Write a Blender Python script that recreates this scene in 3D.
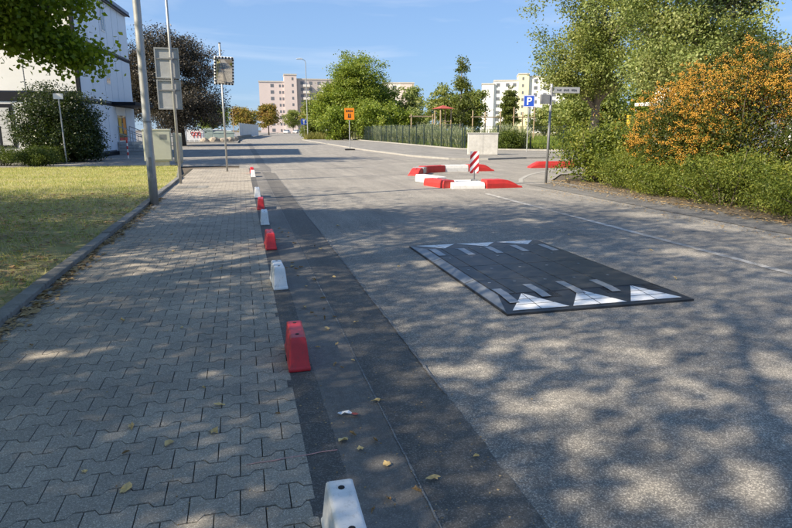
import bpy, bmesh, math, random
import numpy as np
from mathutils import Vector, Matrix
for o in list(bpy.data.objects): bpy.data.objects.remove(o, do_unlink=True)
random.seed(7)
S = bpy.context.scene
COL = S.collection
R = math.radians

# ------------------------------------------------------------------ camera
YAW, PITCH, EYE = R(14.257), R(12.738), 1.48
cam = bpy.data.cameras.new("camera"); cam_o = bpy.data.objects.new("camera", cam); COL.objects.link(cam_o)
cam.sensor_width = 36.0; cam.lens = 36.0 * 595.0 / 792.0
cam.clip_start = 0.05; cam.clip_end = 6000
cam_o.location = (0, 0, EYE)
cam_o.rotation_euler = (R(90) - PITCH, 0, -YAW)
S.camera = cam_o

# ------------------------------------------------------------------ sky and sun
SUN_AZ = R(180 + 16.2)       # direction towards the sun, measured from +X
SUN_EL = R(38)
sdir = Vector((math.cos(SUN_AZ) * math.cos(SUN_EL), math.sin(SUN_AZ) * math.cos(SUN_EL), math.sin(SUN_EL)))
W = bpy.data.worlds.new("World"); S.world = W; W.use_nodes = True
nt = W.node_tree; nt.nodes.clear()
sky = nt.nodes.new('ShaderNodeTexSky'); sky.sky_type = 'NISHITA'; sky.sun_disc = False
sky.sun_elevation = SUN_EL; sky.sun_rotation = math.atan2(sdir.x, sdir.y)
sky.altitude = 100; sky.air_density = 1.0; sky.dust_density = 0.6; sky.ozone_density = 3.0
tc = nt.nodes.new('ShaderNodeTexCoord')
mp = nt.nodes.new('ShaderNodeMapping'); mp.inputs['Rotation'].default_value = (0, R(-14), R(20)); mp.inputs['Scale'].default_value = (1.6, 2.6, 13.0)
nz = nt.nodes.new('ShaderNodeTexNoise'); nz.inputs['Scale'].default_value = 1.7; nz.inputs['Detail'].default_value = 7; nz.inputs['Roughness'].default_value = .55; nz.inputs['Distortion'].default_value = .5
rp = nt.nodes.new('ShaderNodeValToRGB'); rp.color_ramp.elements[0].position = .50; rp.color_ramp.elements[1].position = .86
rp.color_ramp.elements[1].color = (.55, .55, .55, 1)
mx = nt.nodes.new('ShaderNodeMixRGB'); mx.inputs['Color2'].default_value = (3.6, 4.0, 4.6, 1)
bg = nt.nodes.new('ShaderNodeBackground'); bg.inputs['Strength'].default_value = 0.102
wo = nt.nodes.new('ShaderNodeOutputWorld')
L = nt.links.new
L(tc.outputs['Generated'], mp.inputs['Vector']); L(mp.outputs[0], nz.inputs['Vector']); L(nz.outputs[0], rp.inputs[0])
L(rp.outputs[0], mx.inputs['Fac']); 
gm_ = nt.nodes.new('ShaderNodeGamma'); gm_.inputs['Gamma'].default_value = .46       # softens the steep horizon glow of the clear-air model
tn = nt.nodes.new('ShaderNodeMixRGB'); tn.blend_type = 'MULTIPLY'; tn.inputs['Fac'].default_value = 1.0; tn.inputs['Color2'].default_value = (.86, 1.19, 1.70, 1)
L(sky.outputs[0], gm_.inputs['Color']); L(gm_.outputs[0], tn.inputs['Color1']); L(tn.outputs[0], mx.inputs['Color1']); L(mx.outputs[0], bg.inputs['Color']); L(bg.outputs[0], wo.inputs[0])
sl = bpy.data.lights.new("sun", 'SUN'); sl.energy = 4.2; sl.angle = R(0.53); sl.color = (1.0, .87, .68)
so = bpy.data.objects.new("sun", sl); COL.objects.link(so); so.location = (-30, -10, 40)
so.rotation_euler = (-sdir).to_track_quat('-Z', 'Y').to_euler()
S.view_settings.view_transform = 'Standard'; S.view_settings.look = 'None'; S.view_settings.gamma = 1.0
S.view_settings.exposure = 1.25
try: S.view_settings.use_curve_mapping = False
except Exception: pass
S.render.engine = 'CYCLES'
S.cycles.max_bounces = 6; S.cycles.diffuse_bounces = 3; S.cycles.transparent_max_bounces = 6; S.cycles.transmission_bounces = 4

# ------------------------------------------------------------------ materials
def newmat(name):
    m = bpy.data.materials.new(name); m.use_nodes = True
    nt = m.node_tree; p = nt.nodes['Principled BSDF']
    return m, nt, p
def node(nt, t, **kw):
    n = nt.nodes.new(t)
    for k, v in kw.items():
        if k.startswith('_'): setattr(n, k[1:], v)
        else: n.inputs[k].default_value = v
    return n
def ramp(nt, stops):
    r = nt.nodes.new('ShaderNodeValToRGB'); cr = r.color_ramp
    while len(cr.elements) < len(stops): cr.elements.new(.5)
    for e, (p, c) in zip(cr.elements, stops): e.position = p; e.color = (*c, 1) if len(c) == 3 else c
    return r
def coords(nt): return node(nt, 'ShaderNodeTexCoord').outputs['Object']
def mixc(nt, f, a, b, mode='MIX'):
    m = nt.nodes.new('ShaderNodeMixRGB'); m.blend_type = mode
    for i, v in enumerate((f, a, b)):
        if hasattr(v, 'is_output'): nt.links.new(v, m.inputs[i])
        else: m.inputs[i].default_value = v if (i == 0) else (*v, 1)
    return m.outputs[0]
def bump(nt, p, h, strength=.3, dist=.01):
    b = node(nt, 'ShaderNodeBump', Strength=strength, Distance=dist); nt.links.new(h, b.inputs['Height']); nt.links.new(b.outputs[0], p.inputs['Normal'])

def plain(name, col, rough=.6, metal=0., var=.12, scale=6., bmp=0., spec=.5, dirt=None, rnd=False):
    m, nt, p = newmat(name)
    n = node(nt, 'ShaderNodeTexNoise', Scale=scale, Detail=5., Roughness=.65); nt.links.new(coords(nt), n.inputs['Vector'])
    d = tuple(c * (1 - var) for c in col); l = tuple(min(1, c * (1 + var)) for c in col)
    r = ramp(nt, [(.3, d), (.7, l)]); nt.links.new(n.outputs[0], r.inputs[0]); c = r.outputs[0]
    if dirt:
        n2 = node(nt, 'ShaderNodeTexNoise', Scale=scale * 2.7, Detail=8., Roughness=.75); nt.links.new(coords(nt), n2.inputs['Vector'])
        r2 = ramp(nt, [(.52, (0, 0, 0)), (.72, (.8, .8, .8))]); nt.links.new(n2.outputs[0], r2.inputs[0])
        c = mixc(nt, r2.outputs[0], c, dirt)
    if rnd:
        oi = node(nt, 'ShaderNodeObjectInfo'); r3 = ramp(nt, [(0, (.82, .82, .82)), (1, (1.12, 1.12, 1.12))]); nt.links.new(oi.outputs['Random'], r3.inputs[0])
        c = mixc(nt, 1.0, c, r3.outputs[0], 'MULTIPLY')
    nt.links.new(c, p.inputs['Base Color'])
    p.inputs['Roughness'].default_value = rough; p.inputs['Metallic'].default_value = metal; p.inputs['Specular IOR Level'].default_value = spec
    if bmp: bump(nt, p, n.outputs[0], bmp, .02)
    return m

def asphalt(name, dark, light, chip, chipfrac=.35, vs=150., stain=.25, rough=.85, bs=.5):
    """dark binder with lighter aggregate chips, wide soft stains"""
    m, nt, p = newmat(name); co = coords(nt)
    v = node(nt, 'ShaderNodeTexVoronoi', Scale=vs); nt.links.new(co, v.inputs['Vector'])
    sep = nt.nodes.new('ShaderNodeSeparateColor'); nt.links.new(v.outputs['Color'], sep.inputs[0])
    r = ramp(nt, [(0, dark), (1 - chipfrac, light), (1.0, chip)]); nt.links.new(sep.outputs[0], r.inputs[0])
    n = node(nt, 'ShaderNodeTexNoise', Scale=.7, Detail=6., Roughness=.62); nt.links.new(co, n.inputs['Vector'])
    r2 = ramp(nt, [(.3, (1 - stain,) * 3), (.7, (1 + stain * .6,) * 3)]); nt.links.new(n.outputs[0], r2.inputs[0])
    n3 = node(nt, 'ShaderNodeTexNoise', Scale=22., Detail=4.); nt.links.new(co, n3.inputs['Vector'])
    r3 = ramp(nt, [(.3, (.86,) * 3), (.7, (1.12,) * 3)]); nt.links.new(n3.outputs[0], r3.inputs[0])
    mpn = node(nt, 'ShaderNodeMapping'); mpn.inputs['Scale'].default_value = (1.5, .10, 1); nt.links.new(co, mpn.inputs['Vector'])
    n4 = node(nt, 'ShaderNodeTexNoise', Scale=2.2, Detail=5., Roughness=.6); nt.links.new(mpn.outputs[0], n4.inputs['Vector'])
    r4 = ramp(nt, [(.35, (.86, .86, .87)), (.65, (1.10, 1.09, 1.07))]); nt.links.new(n4.outputs[0], r4.inputs[0])
    n5 = node(nt, 'ShaderNodeTexNoise', Scale=3.1, Detail=9., Roughness=.8, Distortion=.6); nt.links.new(co, n5.inputs['Vector'])
    r5 = ramp(nt, [(.60, (1, 1, 1)), (.74, (.72, .72, .73))]); nt.links.new(n5.outputs[0], r5.inputs[0])
    c = mixc(nt, 1.0, mixc(nt, 1.0, r.outputs[0], r2.outputs[0], 'MULTIPLY'), r3.outputs[0], 'MULTIPLY')
    c = mixc(nt, 1.0, mixc(nt, 1.0, c, r4.outputs[0], 'MULTIPLY'), r5.outputs[0], 'MULTIPLY')
    nt.links.new(c, p.inputs['Base Color']); p.inputs['Roughness'].default_value = rough; p.inputs['Specular IOR Level'].default_value = .35
    bump(nt, p, v.outputs['Distance'], bs, .004)
    return m

def foliage(name, cols, rough=.5, trans=.35, spec=.3, clump=1.2):
    """leaf colour varies leaf by leaf and patch by patch"""
    m, nt, p = newmat(name)
    g = node(nt, 'ShaderNodeNewGeometry')
    n = node(nt, 'ShaderNodeTexNoise', Scale=clump, Detail=3.); nt.links.new(coords(nt), n.inputs['Vector'])
    a = node(nt, 'ShaderNodeMath', _operation='MULTIPLY_ADD'); a.inputs[1].default_value = .55; nt.links.new(g.outputs['Random Per Island'], a.inputs[0])
    b = node(nt, 'ShaderNodeMath', _operation='MULTIPLY_ADD'); b.inputs[1].default_value = 1.3; b.inputs[2].default_value = -.42
    nt.links.new(n.outputs[0], b.inputs[0]); nt.links.new(b.outputs[0], a.inputs[2])
    k = len(cols) - 1
    r = ramp(nt, [(i / k, c) for i, c in enumerate(cols)]); nt.links.new(a.outputs[0], r.inputs[0])
    nt.links.new(r.outputs[0], p.inputs['Base Color']); p.inputs['Roughness'].default_value = rough; p.inputs['Specular IOR Level'].default_value = spec
    t = node(nt, 'ShaderNodeBsdfTranslucent')
    tcol = mixc(nt, 1.0, r.outputs[0], (1.35, 1.3, .55), 'MULTIPLY'); nt.links.new(tcol, t.inputs[0])
    ms = node(nt, 'ShaderNodeMixShader'); ms.inputs[0].default_value = trans
    nt.links.new(p.outputs[0], ms.inputs[1]); nt.links.new(t.outputs[0], ms.inputs[2])
    nt.links.new(ms.outputs[0], nt.nodes['Material Output'].inputs['Surface'])
    return m

def paver(name, use_object):
    m, nt, p = newmat(name); co = node(nt, 'ShaderNodeNewGeometry').outputs['Position']
    if use_object: rnd = node(nt, 'ShaderNodeObjectInfo').outputs['Random']
    else: rnd = node(nt, 'ShaderNodeNewGeometry').outputs['Random Per Island']
    r = ramp(nt, [(0, (.285, .262, .228)), (.5, (.318, .291, .251)), (1, (.355, .323, .276))]); nt.links.new(rnd, r.inputs[0])
    v = node(nt, 'ShaderNodeTexVoronoi', Scale=260.); nt.links.new(co, v.inputs['Vector'])
    sep = nt.nodes.new('ShaderNodeSeparateColor'); nt.links.new(v.outputs['Color'], sep.inputs[0])
    r2 = ramp(nt, [(0, (.72,) * 3), (.8, (1.08,) * 3), (1, (1.7,) * 3)]); nt.links.new(sep.outputs[0], r2.inputs[0])
    n = node(nt, 'ShaderNodeTexNoise', Scale=1.3, Detail=6., Roughness=.65); nt.links.new(co, n.inputs['Vector'])
    r3 = ramp(nt, [(.3, (.78,) * 3), (.7, (1.2, 1.18, 1.14))]); nt.links.new(n.outputs[0], r3.inputs[0])
    c = mixc(nt, 1., mixc(nt, 1., r.outputs[0], r2.outputs[0], 'MULTIPLY'), r3.outputs[0], 'MULTIPLY')
    n5 = node(nt, 'ShaderNodeTexNoise', Scale=7., Detail=9., Roughness=.8, Distortion=.8); nt.links.new(co, n5.inputs['Vector'])
    r5 = ramp(nt, [(.56, (1, 1, 1)), (.75, (.66, .65, .63))]); nt.links.new(n5.outputs[0], r5.inputs[0]); c = mixc(nt, 1., c, r5.outputs[0], 'MULTIPLY')
    nt.links.new(c, p.inputs['Base Color']); p.inputs['Roughness'].default_value = .85; p.inputs['Specular IOR Level'].default_value = .3
    bump(nt, p, v.outputs['Distance'], .35, .003)
    return m

def worn_paint(name, paint, under, lo, hi, scale=9.):
    m, nt, p = newmat(name); co = coords(nt)
    n = node(nt, 'ShaderNodeTexNoise', Scale=scale, Detail=9., Roughness=.8); nt.links.new(co, n.inputs['Vector'])
    n2 = node(nt, 'ShaderNodeTexNoise', Scale=.55, Detail=2.); nt.links.new(co, n2.inputs['Vector'])
    a = node(nt, 'ShaderNodeMath', _operation='MULTIPLY_ADD'); a.inputs[1].default_value = .6; nt.links.new(n2.outputs[0], a.inputs[0]); nt.links.new(n.outputs[0], a.inputs[2])
    r = ramp(nt, [(lo, (0, 0, 0)), (hi, (1, 1, 1))]); nt.links.new(a.outputs[0], r.inputs[0])
    v = node(nt, 'ShaderNodeTexVoronoi', Scale=150.); nt.links.new(co, v.inputs['Vector'])
    u = ramp(nt, [(0, tuple(c * .6 for c in under)), (1, tuple(c * 1.7 for c in under))])
    sep = nt.nodes.new('ShaderNodeSeparateColor'); nt.links.new(v.outputs['Color'], sep.inputs[0]); nt.links.new(sep.outputs[0], u.inputs[0])
    nt.links.new(mixc(nt, r.outputs[0], u.outputs[0], paint), p.inputs['Base Color']); p.inputs['Roughness'].default_value = .8
    return m

def glass(name, col, rough=.05):
    m, nt, p = newmat(name); p.inputs['Base Color'].default_value = (*col, 1); p.inputs['Roughness'].default_value = rough; p.inputs['Specular IOR Level'].default_value = .9
    return m

M = {}
M['road'] = asphalt('road_asphalt', (.155, .147, .135), (.245, .233, .211), (.52, .485, .425), .34, 200., .2, .85, .4)
M['driveway'] = asphalt('driveway_asphalt', (.15, .147, .14), (.245, .236, .218), (.42, .40, .36), .3, 120., .2)
M['strip_dark'] = asphalt('fresh_asphalt', (.095, .091, .084), (.140, .133, .122), (.25, .238, .218), .25, 190., .22, .8, .35)
M['strip_mid'] = asphalt('gutter_asphalt', (.138, .131, .122), (.182, .173, .159), (.27, .256, .235), .2, 260., .28, .8, .2)
M['strip_edge'] = asphalt('edge_asphalt', (.075, .073, .069), (.112, .108, .102), (.20, .195, .185), .25, 190., .22, .8, .35)
M['apron'] = asphalt('apron_asphalt', (.11, .108, .105), (.17, .165, .155), (.30, .29, .27), .25, 160., .3)
M['seam'] = worn_paint('dusty_seam', (.34, .33, .305), (.15, .148, .145), .80, 1.25, 14.)
M['lane'] = worn_paint('worn_lane_paint', (.66, .64, .60), (.25, .24, .222), .74, 1.12, 7.)
M['paver_obj'] = paver('paving_concrete', True); M['paver_isl'] = paver('paving_concrete_far', False)
M['sand'] = plain('joint_sand', (.060, .054, .043), .95, 0, .35, 30., 0, .3, dirt=(.055, .065, .025))
M['kerb'] = plain('kerb_concrete', (.20, .195, .18), .9, 0, .25, 5., .3, dirt=(.09, .085, .07), rnd=True)
M['kerb_light'] = plain('pale_kerb_concrete', (.33, .32, .295), .9, 0, .2, 4., .2)
M['concrete'] = plain('cast_concrete', (.50, .49, .46), .9, 0, .16, 3., .3, dirt=(.36, .34, .30))
M['soil'] = plain('soil', (.10, .082, .06), .95, 0, .4, 8., .6)
def lawn_mat():
    m, nt, p = newmat('lawn_ground'); co = coords(nt)
    n = node(nt, 'ShaderNodeTexNoise', Scale=1.4, Detail=8., Roughness=.7); nt.links.new(co, n.inputs['Vector'])
    r = ramp(nt, [(.3, (.21, .175, .10)), (.5, (.31, .28, .12)), (.7, (.26, .28, .08))]); nt.links.new(n.outputs[0], r.inputs[0])
    nt.links.new(r.outputs[0], p.inputs['Base Color']); p.inputs['Roughness'].default_value = .95
    n2 = node(nt, 'ShaderNodeTexNoise', Scale=40., Detail=6.); nt.links.new(co, n2.inputs['Vector']); bump(nt, p, n2.outputs[0], .6, .03)
    return m
M['lawn'] = lawn_mat()
M['grass'] = foliage('grass_blades', [(.17, .24, .05), (.32, .36, .11), (.49, .47, .21), (.60, .52, .32)], .6, .3, .2, .9)
M['meadow'] = foliage('meadow_blades', [(.10, .17, .025), (.17, .24, .04), (.25, .27, .07)], .6, .3, .2, .5)
M['weeds'] = foliage('dry_weeds', [(.10, .13, .03), (.20, .20, .06), (.32, .27, .12)], .6, .3, .2, .5)
M['litter'] = foliage('dead_leaves', [(.14, .08, .035), (.27, .18, .09), (.48, .36, .20), (.24, .14, .06)], .7, .15, .2, 3.)
M['yleaf'] = plain('yellow_leaf', (.66, .47, .20), .6, 0, .3, 25., 0, rnd=True)
M['bleaf'] = plain('brown_leaf', (.34, .22, .10), .7, 0, .35, 30., 0, rnd=True)
M['bark'] = plain('bark', (.105, .085, .065), .95, 0, .45, 7., .8)
M['bark_pale'] = plain('pale_bark', (.20, .17, .135), .95, 0, .35, 7., .8)
M['maple'] = foliage('maple_leaves', [(.085, .14, .014), (.15, .225, .02), (.24, .32, .035), (.42, .44, .08)], .45, .55, .35)
M['linden'] = foliage('linden_leaves', [(.075, .115, .022), (.145, .19, .042), (.235, .27, .08), (.36, .355, .13)], .5, .35, .3, .5)
M['pale_green'] = foliage('pale_leaves', [(.105, .155, .04), (.19, .245, .075), (.295, .335, .125), (.41, .41, .19)], .5, .35, .3, .6)
M['midgreen'] = foliage('mid_leaves', [(.085, .135, .016), (.15, .215, .028), (.235, .29, .05), (.32, .33, .08)], .5, .35, .3, .4)
M['darkgreen'] = foliage('dark_leaves', [(.014, .026, .006), (.024, .043, .009), (.042, .068, .014), (.07, .10, .02)], .4, .25, .5)
M['copper'] = foliage('copper_leaves', [(.026, .026, .019), (.044, .040, .030), (.072, .062, .047), (.13, .11, .088)], .5, .15, .4, .9)
M['autumn'] = foliage('autumn_leaves', [(.13, .15, .03), (.22, .20, .05), (.29, .20, .06), (.31, .17, .07)], .6, .35, .2, .35)
M['poplar'] = foliage('poplar_leaves', [(.07, .10, .02), (.12, .15, .035), (.17, .19, .05)], .5, .3, .3, .5)
M['reed'] = foliage('reed_leaves', [(.20, .25, .12), (.31, .36, .21), (.44, .47, .32), (.56, .56, .43)], .6, .3, .3, .8)
M['pyra'] = foliage('firethorn_leaves', [(.018, .032, .007), (.035, .055, .010), (.075, .095, .015), (.22, .17, .022)], .55, .3, .25, 1.0)
M['hedgegreen'] = foliage('low_shrub_leaves', [(.04, .065, .010), (.10, .14, .02), (.21, .24, .04), (.37, .35, .08)], .5, .35, .35, 1.3)
M['berry'] = foliage('orange_berries', [(.30, .14, .014), (.45, .235, .024), (.56, .34, .06)], .35, .0, .5, 1.5)
M['steel'] = plain('galvanised_steel', (.42, .43, .43), .5, .55, .12, 9., .05)
M['steel_dark'] = plain('weathered_steel', (.26, .265, .27), .55, .5, .15, 9., .05)
M['alu'] = plain('sign_back_aluminium', (.44, .45, .45), .55, .35, .12, 5., .05)
M['darkmetal'] = plain('dark_metal', (.025, .028, .034), .5, .2, .2, 8.)
M['fencegreen'] = plain('fence_green', (.03, .05, .045), .5, .2, .2, 8.)
M['cab'] = plain('cabinet_grey_green', (.47, .48, .39), .6, 0, .06, 4.)
M['white_plastic'] = plain('white_plastic', (.74, .75, .75), .45, 0, .06, 14., .04, dirt=(.40, .39, .36))
M['red_plastic'] = plain('red_plastic', (.50, .022, .030), .45, 0, .16, 14., .05, dirt=(.24, .035, .04))
M['white_kerb'] = plain('white_rubber', (.74, .73, .70), .6, 0, .06, 6., .05, dirt=(.46, .44, .40))
M['red_kerb'] = plain('red_rubber', (.50, .030, .026), .55, 0, .16, 6., .05, dirt=(.34, .05, .04))
M['hole'] = plain('hole_dark', (.02, .02, .022), .9)
M['rubber'] = plain('black_rubber', (.030, .033, .038), .48, 0, .25, 9., .12, .5, dirt=(.055, .058, .062))
M['rubber_grip'] = plain('black_rubber_grip', (.026, .028, .032), .55, 0, .3, 120., .5)
M['bolt_and_sky_sheen'] = plain('grey_bolt_and_sky_sheen', (.17, .185, .205), .42, 0, .14, 7., .1, .6)  # grey of the bolts; on the left ramps it paints in reflected sky
M['refl_white'] = plain('reflective_white', (.86, .86, .85), .5, 0, .03, 8., 0, dirt=(.70, .69, .67))
M['refl_grey'] = plain('reflective_grey', (.25, .27, .30), .4, 0, .12, 8., 0, dirt=(.22, .24, .28))
M['red_refl'] = plain('reflective_red', (.42, .012, .018), .45, 0, .06, 8.)
M['blue'] = plain('sign_blue', (.015, .07, .44), .45, 0, .05, 8.)
M['orange'] = plain('sign_orange', (.80, .25, .008), .45, 0, .05, 8.)
M['black'] = plain('black', (.015, .015, .016), .5)
M['white'] = plain('white_paint', (.78, .79, .80), .55, 0, .04, 3.)
M['panel'] = plain('white_panel_shade_blue', (.64, .72, .84), .45, 0, .04, .8, 0, .5)  # white panels; bluish cast of the wall's skylit shade put into the colour
M['panel_warm'] = plain('white_front_panel', (.78, .78, .77), .5, 0, .05, .8)
M['trim'] = plain('navy_trim', (.008, .010, .017), .7, 0, .1, 3., 0, .25)
M['roof_metal'] = plain('blue_grey_roof_trim', (.17, .21, .30), .45, .2, .08, 3.)
M['winglass'] = glass('window_glass', (.05, .06, .075))
M['shutter'] = plain('shutter_grey', (.52, .53, .52), .6, 0, .05, 4.)
M['yellow'] = plain('yellow_paint', (.70, .42, .03), .5, 0, .1, 4.)
M['rustred'] = plain('faded_red_roof', (.34, .07, .05), .7, 0, .15, 4.)
M['hedge_dark'] = foliage('hedge_leaves', [(.028, .05, .008), (.055, .085, .012), (.095, .135, .02), (.15, .18, .03)], .5, .3, .3, 1.5)
M['redpaint'] = plain('red_paint', (.55, .03, .03), .5, 0, .1, 4.)
M['pink_wall'] = plain('pink_render', (.62, .53, .50), .9, 0, .05, .12)
M['pale_wall'] = plain('pale_render', (.68, .64, .60), .9, 0, .05, .12)
M['grey_wall'] = plain('grey_render', (.42, .38, .37), .9, 0, .06, .12)
M['white_wall'] = plain('white_render', (.74, .74, .73), .9, 0, .04, .12)
M['cream_wall'] = plain('cream_render', (.72, .67, .44), .9, 0, .04, .12)
M['house'] = plain('house_plaster', (.78, .76, .73), .9, 0, .05, .6)
M['roofgrey'] = plain('roof_edge', (.50, .47, .43), .8, 0, .1, 2.)
M['farwin'] = plain('far_window', (.14, .15, .17), .3, 0, .2, .4)
M['wood'] = plain('play_wood', (.34, .26, .17), .85, 0, .2, 5., .2)
M['stone'] = plain('boulder_stone', (.30, .26, .21), .95, 0, .3, 4., .6)
M['teal'] = plain('teal_container', (.36, .44, .40), .55, 0, .12, 2.)
M['palepanel'] = plain('pale_blue_hoarding', (.50, .56, .62), .55, .1, .06, .8)
M['carwhite'] = plain('car_paint_white', (.75, .76, .77), .25, 0, .02, 2.)
M['cardark'] = plain('car_paint_dark', (.05, .06, .08), .25, 0, .05, 2.)
M['tyre'] = plain('tyre', (.02, .02, .02), .85)
M['pink'] = worn_paint('pink_spray', (.56, .27, .25), (.28, .255, .22), .55, 1.15, 40.)
M['purple'] = plain('sign_ring', (.36, .26, .42), .5, 0, .05, 3.)
m_, nt_, p_ = newmat('mirror_glass'); p_.inputs['Base Color'].default_value = (.78, .78, .76, 1); p_.inputs['Metallic'].default_value = 1.; p_.inputs['Roughness'].default_value = .04; M['mirror'] = m_

# ------------------------------------------------------------------ helpers
def tag(o, label=None, cat=None, group=None, kind=None):
    if label: o['label'] = label
    if cat: o['category'] = cat
    if group: o['group'] = group
    if kind: o['kind'] = kind
    return o
def thing(name, label, cat, loc=(0, 0, 0), rz=0., group=None):
    o = bpy.data.objects.new(name, None); COL.objects.link(o); o.location = loc; o.rotation_euler = (0, 0, rz); o.empty_display_size = .2
    return tag(o, label, cat, group)
class MB:
    def __init__(s): s.v = []; s.f = []
    def add(s, vs, fs):
        k = len(s.v); s.v += [tuple(v) for v in vs]; s.f += [tuple(i + k for i in f) for f in fs]; return s
    def box(s, x0, x1, y0, y1, z0, z1):
        return s.add([(x0, y0, z0), (x1, y0, z0), (x1, y1, z0), (x0, y1, z0), (x0, y0, z1), (x1, y0, z1), (x1, y1, z1), (x0, y1, z1)],
                     [(3, 2, 1, 0), (4, 5, 6, 7), (0, 1, 5, 4), (1, 2, 6, 5), (2, 3, 7, 6), (3, 0, 4, 7)])
    def frustum(s, b, t, z0, z1):
        (a0, a1, c0, c1), (d0, d1, e0, e1) = b, t
        return s.add([(a0, c0, z0), (a1, c0, z0), (a1, c1, z0), (a0, c1, z0), (d0, e0, z1), (d1, e0, z1), (d1, e1, z1), (d0, e1, z1)],
                     [(3, 2, 1, 0), (4, 5, 6, 7), (0, 1, 5, 4), (1, 2, 6, 5), (2, 3, 7, 6), (3, 0, 4, 7)])
    def tube(s, pts, rs, n=10, cap=True):
        pts = [Vector(p) for p in pts]; rings = []
        for i, p in enumerate(pts):
            d = (pts[min(i + 1, len(pts) - 1)] - pts[max(i - 1, 0)]).normalized()
            a = d.cross(Vector((0, 0, 1)));
            if a.length < .05: a = d.cross(Vector((1, 0, 0)))
            a.normalize(); b = d.cross(a)
            r = rs[i] if isinstance(rs, (list, tuple)) else rs
            rings.append([p + a * (r * math.cos(2 * math.pi * j / n)) + b * (r * math.sin(2 * math.pi * j / n)) for j in range(n)])
        vs = [v for r in rings for v in r]; fs = []
        for i in range(len(pts) - 1):
            for j in range(n): fs.append((i * n + j, i * n + (j + 1) % n, (i + 1) * n + (j + 1) % n, (i + 1) * n + j))
        if cap: fs += [tuple(range(n))[::-1], tuple((len(pts) - 1) * n + j for j in range(n))]
        return s.add(vs, fs)
    def prism(s, poly, z0, z1):
        n = len(poly)
        return s.add([(x, y, z0) for x, y in poly] + [(x, y, z1) for x, y in poly],
                     [tuple(range(n))[::-1], tuple(range(n, 2 * n))] + [(i, (i + 1) % n, n + (i + 1) % n, n + i) for i in range(n)])
    def prism_y(s, poly, y0, y1):          # profile in x,z extruded along y
        n = len(poly)
        return s.add([(x, y0, z) for x, z in poly] + [(x, y1, z) for x, z in poly],
                     [tuple(range(n)), tuple(range(n, 2 * n))[::-1]] + [((i + 1) % n, i, n + i, n + (i + 1) % n) for i in range(n)])
    def sheet(s, poly, z): return s.add([(x, y, z) for x, y in poly], [tuple(range(len(poly)))])
    def mesh(s, name, mat):
        me = bpy.data.meshes.new(name); me.from_pydata(s.v, [], s.f); me.update()
        if mat: me.materials.append(mat)
        return me
    def build(s, name, mat, parent=None, bevel=0., smooth=False, loc=None, rot=None, seg=2):
        me = s.mesh(name, mat); return place(name, me, parent, bevel, smooth, loc, rot, seg)
def place(name, me, parent=None, bevel=0., smooth=False, loc=None, rot=None, seg=2):
    o = bpy.data.objects.new(name, me); COL.objects.link(o)
    if parent: o.parent = parent
    if loc: o.location = loc
    if rot: o.rotation_euler = rot
    if smooth:
        for p in me.polygons: p.use_smooth = True
    if bevel:
        b = o.modifiers.new('bevel', 'BEVEL'); b.width = bevel; b.segments = seg; b.limit_method = 'ANGLE'; b.angle_limit = R(35)
    return o
def copy_tree(o, parent=None):
    c = o.copy(); COL.objects.link(c); c.parent = parent
    for ch in list(o.children): copy_tree(ch, c)
    return c
def quads(name, V, mat, parent=None, kind=None):
    """V: (N,4,3) array of separate quads"""
    N = len(V); me = bpy.data.meshes.new(name)
    me.vertices.add(N * 4); me.vertices.foreach_set('co', V.reshape(-1).astype(np.float32))
    me.loops.add(N * 4); me.loops.foreach_set('vertex_index', np.arange(N * 4, dtype=np.int32))
    me.polygons.add(N); me.polygons.foreach_set('loop_start', np.arange(0, N * 4, 4, dtype=np.int32))
    try: me.polygons.foreach_set('loop_total', np.full(N, 4, dtype=np.int32))
    except Exception: pass
    me.update(calc_edges=True); me.materials.append(mat)
    o = bpy.data.objects.new(name, me); COL.objects.link(o)
    if parent: o.parent = parent
    if kind: o['kind'] = kind
    return o
def norm(a): return a / np.maximum(np.linalg.norm(a, axis=1, keepdims=True), 1e-6)
def leaves(P, size, rng, up=.6, aspect=.62, fold=.18, jitter=.35):
    N = len(P); n = rng.normal(size=(N, 3)); n = norm(n); n[:, 2] += up; n = norm(n)
    t = norm(np.cross(n, rng.normal(size=(N, 3)))); s = np.cross(n, t)
    Lh = size * (1 + jitter * rng.uniform(-1, 1, (N, 1))) / 2; Wh = Lh * aspect
    V = np.empty((N, 4, 3)); V[:, 0] = P - t * Lh; V[:, 1] = P + s * Wh + n * Wh * fold - t * Lh * .15; V[:, 2] = P + t * Lh; V[:, 3] = P - s * Wh + n * Wh * fold - t * Lh * .15
    return V
def gapnoise(P, f, ph):
    q = P * f
    return (np.sin(q[:, 0] * 1.3 + ph) * np.cos(q[:, 1] * 1.1 + ph * 2.1) + np.sin(q[:, 2] * 1.7 + q[:, 0] * .6 + ph * .7) + np.cos(q[:, 1] * 2.1 - q[:, 2] * .8 + ph * 1.3)) / 2.2
def clumps(ells, n, rng, shell=.45, gap=None):
    vol = np.array([e[3] * e[4] * e[5] for e in ells]) ** .55; vol = vol / vol.sum(); out = []
    vol = vol * np.array([e[6] if len(e) > 6 else 1. for e in ells])
    for e, k in zip(ells, (vol * n).astype(int) + 1):
        d = norm(rng.normal(size=(k * 2, 3))); r = rng.uniform(0, 1, (k * 2, 1)) ** shell
        lump = 1 + .16 * np.sin(d[:, :1] * 5 + e[0]) * np.cos(d[:, 2:3] * 4 + e[1]) + .10 * rng.normal(size=(k * 2, 1))
        p = np.array(e[:3]) + d * r * lump * np.array(e[3:6])
        if gap: p = p[gapnoise(p, gap[0], e[0] + e[2]) > gap[1]]
        out.append(p[:k])
    return np.concatenate(out)
def crown_mesh(C, per, sig, size, rng, up=.6, flat=.6, aspect=.62):
    N = len(C) * per
    P = np.repeat(C, per, axis=0) + rng.normal(size=(N, 3)) * np.array([sig, sig, sig * flat])
    return leaves(P, size, rng, up, aspect)
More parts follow.
